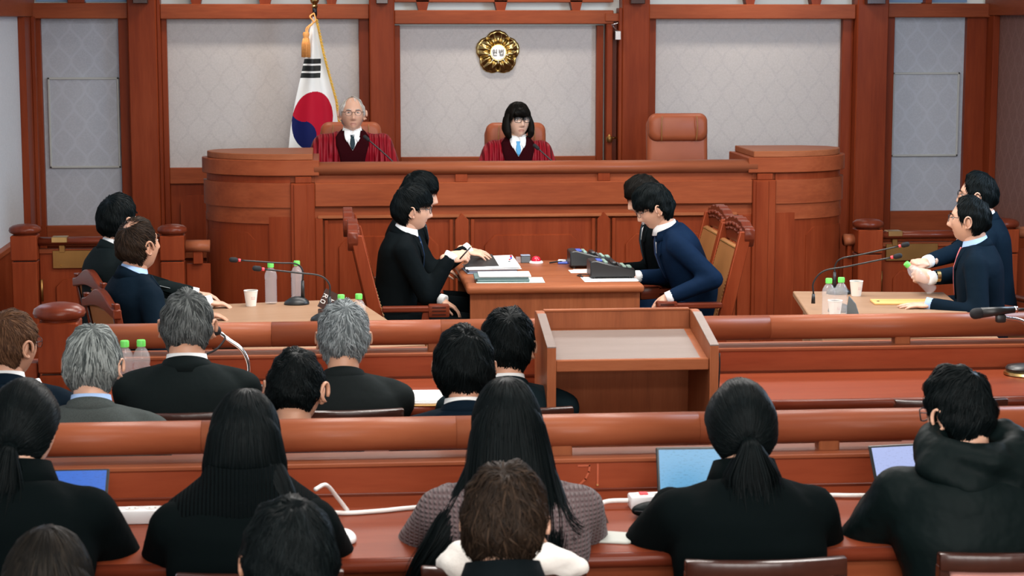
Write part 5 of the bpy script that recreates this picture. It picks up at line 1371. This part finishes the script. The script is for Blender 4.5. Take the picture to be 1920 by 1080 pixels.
    if kind == 'robe':
        band('shirt_collar', (neck*1.02, neck*1.06), (neck*1.28, neck*1.34), (.036, .004), (-.022, -.050), shirt, th=.004)
        band('velvet_collar', (neck*1.25, neck*1.3), (neck*2.1, neck*1.8), (.012, -.02), (-.03, -.075), 'robe_velvet', th=.006)
        strip_on('velvet_band', [(z_, -w_, w_) for z_, w_ in ((-.0, .085), (-.04, .115), (-.09, .112), (-.16, .092), (-.24, .078), (-.4, .072))], .008, 'robe_velvet', 12)
        strip_on('shirt_front', [(z_, -w_, w_) for z_, w_ in ((.0, .054), (-.03, .050), (-.065, .036), (-.10, .016), (-.125, .002))], .014, shirt)
        for s in (1, -1): strip_on('collar_point', [(z_, *sorted((s*wa, s*wb))) for z_, wa, wb in ((.005, .010, .055), (-.022, .012, .056), (-.048, .022, .050), (-.068, .034, .039))], .020, shirt)
        if tie: strip_on('tie', [(z_, -w_, w_) for z_, w_ in ((-.024, .015), (-.045, .011), (-.05, .014), (-.08, .018), (-.10, .014), (-.12, .004))], .018, tie, 4)
    if kind == 'tee': band('neckband', (neck*1.06, neck*1.10), (neck*1.25, neck*1.3), (.012, -.03), (-.02, -.06), top, th=.004)
    if kind in ('coat', 'sweater') and not (extra and extra.__name__ == 'wide_collar'): band('collar', (neck*1.25, neck*1.34), (neck*1.8, neck*1.7), (.052 if kind == 'coat' else .035, .0), (-.03, -.08), top, th=.012)
    if extra: extra(ctx)
    return body
# ------------------------------------------------------------------ judges
def mic_small(label, base, tip):
    t = thing('gooseneck_microphone', label, 'microphone', base); P = np.array(tip)-np.array(base)
    lathe('base', [(0, 0), (.03, 0), (.028, .015), (0, .02)], 'black_plastic', t, n=14)
    C = spline([(0, 0, .02), (P[0]*.35, P[1]*.3, P[2]*.45), tuple(P)], 14); tube('neck', C, .005, 'black_plastic', t)
    d = np.array(C[-1])-np.array(C[-2]); d /= np.linalg.norm(d); V, F = capsule(P, .013, P+d*.028, .013, 12); obj('foam_head', V, F, 'black_foam', t, True)
mic_small('thin black microphone in front of the white-haired judge', (.43, 13.28, 1.20), (.235, 13.35, 1.40))
mic_small('thin black microphone in front of the bobbed woman judge', (1.50, 13.28, 1.20), (1.375, 13.35, 1.335))
JH = {'R': dict(loc=(.16, .36, .66+.42), kind='relax', dir=(-.3, 1, 0), back=(0, 0, 1)), 'L': dict(loc=(-.16, .36, .66+.42), kind='relax', dir=(.3, 1, 0), back=(0, 0, 1))}
person('person', 'white-haired judge in red robe and round glasses, seated under the flag', (.136, 13.80, 1.675), 180, 4, 4, -2, 0, 1.0, .198, 1.05, 'skin_light', 'lips', dict(line='receding', top=.006, side=.011, back=.012, n=900, w=.0022, len=.4, bald=((0, .62, .78), .95), thin=.06, grey=.6), 'hair_white',
       'robe_red', 'robe', 'shirt_white', 'tie_dark', 'round', JH, True, trousers='robe_red')
person('person', 'woman judge with dark bob in red robe below the gold emblem', (1.279, 13.80, 1.620), 180, 3, 14, -2, 0, .98, .160, .95, 'skin_fair', 'lips', dict(line='bob', top=.022, side=.012, back=.02, n=1300, w=.0024, len=.75, mess=.12, whorl=(0, .05, 1), lump=.002,
       tress=[dict(path=[(s*.074, .012, .05), (s*.090, .018, -.02), (s*.086, .026, -.085), (s*.070, .036, -.118)], A=[.045, .05, .048, .02], B=[.012, .020, .019, .008], side=(0, 1, 0), n=260, w_=.0025, wisp=.003) for s in (1, -1)] +
             [dict(path=[(0, -.06, .03), (0, -.075, -.05), (0, -.05, -.118)], A=[.08, .088, .06], B=[.045, .05, .03], n=260, w_=.0025, wisp=.003)] +
             [dict(path=[(.045, .085, .085), (.02, .107, .065), (-.028, .106, .035)], A=[.035, .04, .016], B=[.010, .009, .004], n=120, w_=.0025, wisp=.003), dict(path=[(.055, .075, .085), (.07, .085, .055), (.077, .072, .015)], A=[.03, .024, .010], B=[.010, .009, .004], n=90, w_=.0025, wisp=.003, side=(0, 1, 0))]), 'hair_brownblack',
       'robe_red', 'robe', 'shirt_white', 'shirt_sky', 'square', JH, True, trousers='robe_red', ears=False)

# ------------------------------------------------------------------ clerks
YH = dict(line='fringe', top=.038, side=.018, back=.028, n=1700, w=.0026, len=.5, mess=.2, front=.006, stop=.55, flow=(0, .5, -.2), lump=.004)
person('person', 'young clerk in glasses and black suit holding a pen, front left', (.440, 11.05, 1.268), -90, 7, 0, 4, 0, .98, .165, .9, 'skin_light', 'lips_soft', dict(YH), 'hair_black', 'suit_black', 'suit', 'shirt_white', 'tie_navy', 'square',
       {'R': dict(at=(.635, 10.90, .892), kind='pinch', dir=(1, .15, .12), back=(-.1, -.75, .65)), 'L': dict(at=(.60, 11.16, .62), kind='relax', dir=(.9, -.2, -.5), back=(.3, 0, 1))}, True, elbow={'R': (.25, -.45, -1)})
person('person', 'clerk in black suit hidden behind the front clerk, reaching to a file', (.515, 11.70, 1.290), -90, 9, -4, 8, 0, .98, .165, .9, 'skin_light', 'lips_soft', dict(YH), 'hair_black', 'suit_black', 'suit', 'shirt_white', 'tie_dark', None,
       {'R': dict(at=(.765, 11.48, .865), kind='hang', dir=(1, -.1, -.22), back=(.2, -.45, 1)), 'L': dict(at=(.62, 11.85, .72), kind='relax', dir=(.9, 0, -.3), back=(.3, 0, 1))}, True)
person('person', 'clerk in navy blue suit bending over the right side of the desk', (1.748, 11.00, 1.262), 90, 24, 0, 24, 0, .98, .17, .95, 'skin_light', 'lips_soft', dict(YH), 'hair_black', 'suit_navyblue', 'suit', 'shirt_white', 'tie_navy', 'round',
       {'L': dict(at=(1.845, 10.72, .685), kind='hang', dir=(-.75, -.05, -.75), back=(-.5, -.8, .3)), 'R': dict(at=(1.735, 11.20, .735), kind='relax', dir=(-1, -.1, -.1), back=(-.1, -.3, 1))}, True, elbow={'L': (-.3, -.8, -.25)}, trousers='suit_navyblue')
person('person', 'clerk in black mostly hidden behind the bending navy-suited clerk', (1.80, 11.64, 1.262), 90, 14, 0, 20, 0, .97, .165, .9, 'skin_light', 'lips_soft', dict(YH, n=700), 'hair_brownblack', 'suit_black', 'suit', 'shirt_white', 'tie_dark', None,
       {'L': dict(at=(1.72, 11.44, .70), kind='relax', dir=(-1, 0, -.1), back=(0, -.3, 1)), 'R': dict(at=(1.70, 11.80, .70), kind='relax', dir=(-1, 0, -.1), back=(0, -.3, 1))}, True)
pen = thing('pen', 'dark pen held by the front clerk in glasses', 'pen', (.70, 10.875, .90)); tube('barrel', [(-.01, .0, -.012), (.045, -.012, .050)], .0042, 'black_plastic', pen); tube('tip', [(.045, -.012, .050), (.055, -.014, .061)], [.0042, .001], 'brass', pen)

# ------------------------------------------------------------------ parties at the side tables
person('person', 'black-haired man in dark suit, farther of two at the left table', (-1.125, 10.42, 1.290), -60, 4, 14, -4, 0, 1.04, .19, 1.05, 'skin_light', 'lips_soft', dict(top=.022, side=.015, back=.02, n=1300, w=.003, len=.55, flow=(0, -.6, 0)), 'hair_black', 'suit_charcoal', 'suit', 'shirt_white', None, None,
       {'R': dict(at=(-.66, 10.25, .75), kind='relax', dir=(1, .2, -.1), back=(0, 0, 1)), 'L': dict(at=(-.75, 10.60, .75), kind='relax', dir=(1, 0, -.1), back=(0, 0, 1))}, True)
person('person', 'balding man in navy suit, nearer of two at the left table', (-.955, 9.62, 1.258), -62, -2, 14, -6, 0, 1.09, .195, 1.08, 'skin_tan', 'lips_soft', dict(line='receding', top=.008, side=.011, back=.012, n=1700, w=.0022, len=.4, bald=((-.05, -.22, .95), .62), thin=.42, grey=.3, mess=.15, flow=(0, .3, 0)), 'hair_brown', 'suit_navy', 'suit', 'shirt_blue', None, None,
       {'R': dict(at=(-.62, 9.45, .75), kind='relax', dir=(1, .3, -.1), back=(0, 0, 1)), 'L': dict(at=(-.66, 9.85, .75), kind='relax', dir=(1, 0, -.1), back=(0, 0, 1))}, True, trousers='suit_navy')
simple_chair('curved-crest leather chair of the black-haired man at left table', -.99, 10.42, R(-66)); simple_chair('curved-crest leather chair of the balding man at left table', -.85, 9.66, R(-66))
person('person', 'dark-haired man in glasses and navy suit, farther at right table', (3.605, 10.86, 1.345), 72, 6, -6, 2, 0, 1.03, .19, 1.05, 'skin_light', 'lips_soft', dict(line='receding', top=.020, side=.015, back=.018, n=1300, w=.003, len=.55, flow=(.4, -.4, 0)), 'hair_black', 'suit_navy', 'suit', 'shirt_white', 'tie_dark', 'round',
       {'R': dict(at=(3.225, 10.52, .890), kind='grip', dir=(-1, -.15, -.05), back=(-.1, -.3, 1)), 'L': dict(at=(3.215, 10.40, .815), kind='grip', dir=(-.95, .1, .15), back=(-.15, -.85, .35))}, True, trousers='suit_navy')
person('person', 'man in navy suit, blue shirt and pink tie, nearer at right table', (3.335, 10.15, 1.283), 70, 4, -8, 0, 0, 1.03, .195, 1.08, 'skin_light', 'lips_soft', dict(line='receding', top=.011, side=.013, back=.014, n=1500, w=.0024, len=.5, flow=(0, -.5, 0), grey=.2), 'hair_black', 'suit_navy', 'suit', 'shirt_blue', 'tie_pink', 'round',
       {'L': dict(at=(3.06, 9.92, .738), kind='flat', dir=(-1, .1, -.02), back=(0, -.1, 1)), 'R': dict(at=(3.16, 10.36, .62), kind='relax', dir=(-1, -.2, -.05), back=(0, 0, 1))}, True, trousers='suit_navy', elbow={'L': (-.45, -.55, -.8)})
simple_chair('leather-back chair of the man in glasses at right table', 3.70, 10.80, R(70)); simple_chair('leather-back chair of the pink-tie man at right table', 3.48, 10.10, R(70))
bottle('tilted water bottle held by the man in glasses at right table', 3.215, 10.40, .745, BG, (0, R(-45), 0))
wt = thing('wristwatch', 'gold wristwatch on the hand holding the tilted bottle', 'watch', (3.235, 10.40, .814), 0)
V, F = loft([[(x_, .030*math.cos(a), .030*math.sin(a)) for a in np.linspace(0, 2*PI, 20, endpoint=False)] for x_ in (-.010, .010)], False); obj('strap', V, F, 'brass', wt, True)
lathe('case', [(0, 0), (.016, 0), (.016, .006), (.012, .008), (0, .008)], 'brass', wt, n=16).rotation_euler = (R(65), 0, 0); wt.children[-1].location = (0, -.028, .012)

# ------------------------------------------------------------------ front gallery rows
SH = dict(top=.020, side=.012, back=.014, n=2200, w=.0022, len=.34, mess=.35, lift=.004)
person('person', 'brown-grey haired man in glasses at the left picture edge', (-1.175, 7.30, 1.150), 0, 8, -38, 4, 0, 1.03, .20, 1.0, 'skin_tan', 'lips_soft', dict(SH, line='man', grey=.35, top=.012), 'hair_chestnut', 'suit_navy', 'suit', 'shirt_white', None, 'round', None, True)
person('person', 'broad grey-haired man in charcoal suit at the front desk', (-.535, 7.25, 1.222), 0, 9, -3, 6, 0, 1.06, .208, 1.12, 'skin_tan', 'lips_soft', dict(SH, grey=.45, top=.016, len=.42), 'hair_saltpepper', 'suit_charcoal', 'suit', 'shirt_white', neck=.064)
person('person', 'silver-haired man in dark plaid suit at the front desk', (.032, 7.25, 1.165), 0, 10, -4, 10, 0, 1.02, .20, 1.08, 'skin_tan', 'lips_soft', dict(SH, grey=.5, mess=.6, lift=.009, top=.022), 'hair_silver', 'suit_plaid', 'suit', None)
person('person', 'dark-haired man in slate suit beside the lectern', (.632, 7.20, 1.135), 0, 10, -10, 8, 0, 1.05, .205, 1.05, 'skin_tan', 'lips_soft', dict(SH, grey=.1, top=.026, side=.016, len=.5, mess=.5, lift=.007), 'hair_black', 'suit_slate', 'suit', 'shirt_white')
person('person', 'streak-haired grey man in tweed jacket behind the rear railing', (-.785, 6.50, 1.205), 0, 8, -4, 12, 0, 1.0, .195, 1.0, 'skin_light', 'lips_soft', dict(SH, line='man', top=.024, side=.014, back=.018, n=3000, len=.65, mess=.3, grey=.45, w=.0026, whorl=(.08, -.45, .85)), 'hair_streaked', 'suit_tweed', 'suit', 'shirt_blue')
person('person', 'crop-haired man in black top bending his head down', (-.125, 6.48, 1.130), 0, 12, -12, 14, 0, 1.08, .18, 1.0, 'skin_tan', 'lips_soft', dict(SH, line='buzz', top=.014, side=.009, back=.009, n=2400, len=.2, mess=.5, w=.0019), 'hair_black', 'suit_navy', 'tee', None)
person('person', 'man in navy suit with a thin spot in his black hair', (.426, 6.50, 1.183), 0, 9, -6, 12, 0, 1.05, .19, 1.0, 'skin_tan', 'lips_soft', dict(SH, top=.026, side=.016, back=.022, n=2600, len=.5, mess=.45, lift=.006, bald=((.18, -.5, .85), .20), whorl=(.18, -.5, .85)), 'hair_black', 'suit_navy', 'suit', 'shirt_white')

# ------------------------------------------------------------------ press row
PH = {'R': dict(loc=(.13, .50, .835), kind='relax', dir=(-.25, 1, -.1), back=(0, .1, 1)), 'L': dict(loc=(-.13, .50, .835), kind='relax', dir=(.25, 1, -.1), back=(0, .1, 1))}
def tie_band(q):
    def f(c):
        p = np.array(q)+c['hc']; d = c['Rh']@np.array((0, -.8, -.6))
        V = [p+.019*(math.cos(a)*c['Rh'][:, 0]+math.sin(a)*np.cross(d, c['Rh'][:, 0])) for a in np.linspace(0, 2*PI, 17)]
        tube('hair_tie', V, .005, 'coat_black', c['body'], 8)
    return f
PONY = dict(line='pulled', top=.014, side=.016, back=.014, n=2600, w=.0024, len=.9, mess=.06, lift=.002, lump=.001, whorl=(0, .95, .35), grav=0)
def pony(tie, tail, A, B_, n=420): return dict(PONY, flow=(0, -.5, -.3), tress=[dict(local=False, path=[np.array(tie)*np.array((1, .80, 1))+np.array((0, 0, .012)), tie]+tail, A=A, B=B_, n=n, w_=.0024, wisp=.016)])
person('person', 'woman with low ponytail in black coat at the left picture edge', (-.808, 5.20, 1.270), 0, 14, -14, 10, 0, 1.03, .175, 1.0, 'skin_light', 'lips_soft', pony((-.02, -.110, -.025), [(-.025, -.130, -.045), (-.04, -.145, -.11), (-.06, -.165, -.20)], [.020, .016, .024, .046, .040], [.018, .014, .020, .022, .012]), 'hair_black', 'coat_black', 'coat', extra=tie_band((-.02, -.114, -.030)), hands=PH, elbow={'R': (.6, -.2, -1), 'L': (-.6, -.2, -1)}, ears=False)
def wide_collar(c):
    N, X = c['N'], c['X']; V = []; n = 60
    prof = [(.100, .112, .060), (.112, .124, .018), (.150, .140, -.012), (.192, .152, -.042), (.226, .158, -.080), (.228, .160, -.094), (.214, .150, -.098)]
    rings_ = [[N+np.array((ax*math.cos(q)*(1+.006*math.sin(q*70)), ay*math.sin(q)*(1+.006*math.sin(q*70))+.01, z-.03*max(0, math.sin(q))*(ax-.07)*6)) for q in np.linspace(0, 2*PI, 160, endpoint=False)] for ax, ay, z in prof]
    V, F = loft(rings_, False); o = obj('wide_collar', V, F, 'knit_rib_black', c['body'], True); m = o.modifiers.new('thick', 'SOLIDIFY'); m.thickness = .012; m.offset = 1
person('person', 'woman with shoulder-length black hair in coat with wide ribbed collar', (-.237, 5.17, 1.238), 0, 14, -4, 10, 0, 1.03, .172, 1.0, 'skin_light', 'lips_soft',
       dict(line='bob', top=.016, side=.012, back=.016, n=2600, w=.0026, len=.9, mess=.06, lift=.002, lump=.001, whorl=(.02, -.05, 1), ears=False,
            tress=[dict(local=False, path=[(0, -.020, .085), (0, -.040, .03), (0, -.048, -.05), (0, -.052, -.11), (0, -.055, -.17)], A=[.050, .091, .106, .104, .085], B=[.055, .074, .074, .058, .045], n=1300, w_=.0026, wisp=.004, ends=.1),
                   dict(local=False, path=[(.05, -.06, -.05), (.085, -.115, -.12), (.105, -.165, -.19), (.125, -.185, -.25)], A=[.045, .045, .034, .010], B=[.04, .03, .018, .008], n=420, w_=.0025, wisp=.008)]), 'hair_black', 'coat_black', 'coat', extra=wide_collar, hands=PH, elbow={'R': (.6, -.2, -1), 'L': (-.6, -.2, -1)}, ears=False)
person('person', 'woman with very long black hair in mauve waffle-knit sweater', (.458, 5.25, 1.240), 0, 12, 0, 8, 0, 1.03, .185, 1.05, 'skin_light', 'lips_soft',
       dict(line='bob', top=.018, side=.014, back=.018, n=2600, w=.0026, len=.9, mess=.06, lift=.002, lump=.001, whorl=(.0, -.1, 1),
            tress=[dict(local=False, path=[(0, -.020, .088), (0, -.042, .03), (0, -.055, -.04), (0, -.115, -.14), (.0, -.185, -.23), (-.015, -.225, -.34), (-.03, -.245, -.44)], A=[.050, .092, .106, .120, .130, .115, .05], B=[.055, .076, .078, .058, .035, .022, .012], K=16, n=1500, w_=.0026, wisp=.012, ends=.15),
                   dict(local=False, path=[(-.05, -.05, -.06), (-.09, -.11, -.16), (-.155, -.165, -.25), (-.22, -.17, -.33), (-.25, -.15, -.39)], A=[.05, .06, .055, .030, .008], B=[.04, .03, .022, .014, .006], n=700, w_=.0025, wisp=.016, ends=.3),
                   dict(local=False, path=[(.06, -.05, -.06), (.09, -.11, -.14), (.12, -.165, -.21), (.165, -.17, -.25)], A=[.045, .045, .035, .012], B=[.04, .03, .02, .008], n=360, w_=.0025, wisp=.012, ends=.3),
                   dict(local=False, path=[(-.04, -.10, -.14), (-.085, -.19, -.25), (-.10, -.235, -.38), (-.085, -.25, -.48)], A=[.05, .045, .032, .010], B=[.03, .022, .015, .006], n=420, w_=.0025, wisp=.012, ends=.3)]), 'hair_black', 'knit_mauve', 'sweater', hands=PH, elbow={'R': (.6, -.2, -1), 'L': (-.6, -.2, -1)}, ears=False)
person('person', 'woman with fanned low ponytail in black coat before the teal laptop', (1.085, 5.20, 1.240), 0, 16, 0, 12, 0, 1.05, .178, 1.05, 'skin_light', 'lips_soft', pony((0, -.112, -.015), [(0, -.132, -.032), (.0, -.152, -.10), (.005, -.172, -.19)], [.022, .018, .026, .060, .050], [.018, .016, .020, .022, .012], 700), 'hair_black', 'coat_black', 'coat', extra=tie_band((0, -.116, -.020)), hands=PH, elbow={'R': (.8, -.2, -1), 'L': (-.8, -.2, -1)}, ears=False)
def hood(c):
    N, X = c['N'], c['X']; P = []
    for k in range(13):
        a = -2.2+4.4*k/12; f = (1+math.cos(a))/2
        P.append(ellipsoid(N+np.array((.118*math.sin(a), -.030-.080*math.cos(a), .030-.030*f+.02*(1-f))), (.050, .050, .044+.012*f)))
    P += [ellipsoid(N+np.array((.01, -.110, -.035)), (.165, .070, .085), Matrix.Rotation(R(8), 3, 'Y')), ellipsoid(N+np.array((.02, -.120, -.085)), (.120, .060, .062)), ellipsoid(N+np.array((.09, -.085, .0)), (.085, .060, .060)), ellipsoid(N+np.array((-.09, -.085, -.005)), (.080, .060, .055))]
    V, F = blob(P, .010, 3); q = V-N
    fold = .0065*np.sin(q[:, 0]*26+q[:, 2]*55)+.0045*np.sin(q[:, 0]*44-q[:, 2]*38+1.3)+.004*np.sin(q[:, 2]*75+q[:, 0]*12)
    V = V+norm(V-N)*fold[:, None]
    obj('hood', V, F, 'shell_black', c['body'], True)
person('person', 'man in black hooded rain jacket and glasses at the pale laptop', (1.683, 5.22, 1.252), 0, 20, 30, 12, 0, .97, .195, 1.1, 'skin_light', 'lips_soft', dict(SH, line='man', top=.024, side=.013, back=.016, n=2600, len=.5, w=.0026, mess=.35, lift=.006), 'hair_black', 'shell_black', 'shell', extra=hood, glasses='square', face=True, hands=PH, elbow={'R': (.7, -.2, -1), 'L': (-.7, -.2, -1)})
ct = thing('draped_coat', 'white coat draped over the chair back of the long-haired woman', 'coat', (.41, 4.78, .86))
V, F = blob([ellipsoid((-.03, 0, .015), (.14, .05, .055)), ellipsoid((.06, -.01, .01), (.13, .045, .045)), ellipsoid((.14, .0, -.01), (.075, .04, .035)), ellipsoid((-.10, .0, .0), (.07, .045, .05)), capsule((-.1, .04, -.05), .03, (.1, .045, -.06), .03)], .008, 3)
V = V+norm(V-np.array((0, 0, -.05)))*(.006*np.sin(V[:, 0]*60+V[:, 2]*40)*np.sin(V[:, 1]*50+V[:, 2]*30))[:, None]; V[:, 2] = np.maximum(V[:, 2], .0+.0*V[:, 2]) if 0 else V[:, 2]
obj('folded_cloth', V, F, 'wool_white', ct, True)

# ------------------------------------------------------------------ rear row, heads at the bottom of the picture
person('person', 'black-haired head at the bottom left corner of the picture', (-.618, 4.22, 1.120), 0, 8, 0, 8, 0, 1.06, .17, 1.0, 'skin_light', 'lips_soft', dict(line='bob', top=.018, side=.014, back=.018, n=2200, w=.0026, len=.9, mess=.07, lift=.002, lump=.001, whorl=(0, -.1, 1), tress=[dict(local=False, path=[(0, -.02, .09), (0, -.042, .03), (0, -.055, -.06), (0, -.06, -.20)], A=[.050, .10, .106, .09], B=[.055, .082, .07, .03], n=700, w_=.0026, wisp=.006)]), 'hair_brownblack', 'coat_black', 'coat', ears=False)
person('person', 'black-haired man with thin crown at bottom, left of brown-haired one', (-.105, 4.22, 1.163), 0, 8, 4, 10, 0, 1.05, .19, 1.0, 'skin_tan', 'lips_soft', dict(SH, top=.026, side=.020, back=.022, n=3200, w=.0022, len=.5, mess=.4, bald=((.1, -.35, .9), .16), whorl=(.1, -.35, .9)), 'hair_black', 'coat_black', 'coat')
person('person', 'brown-haired man in dark coat at the bottom centre', (.372, 4.30, 1.212), 0, 8, -12, 12, 0, .98, .185, 1.0, 'skin_light', 'lips_soft', dict(SH, top=.024, side=.014, back=.018, n=4200, w=.0022, len=.5, mess=.7, lift=.010, whorl=(0, -.4, .9)), 'hair_brown', 'suit_black', 'coat')
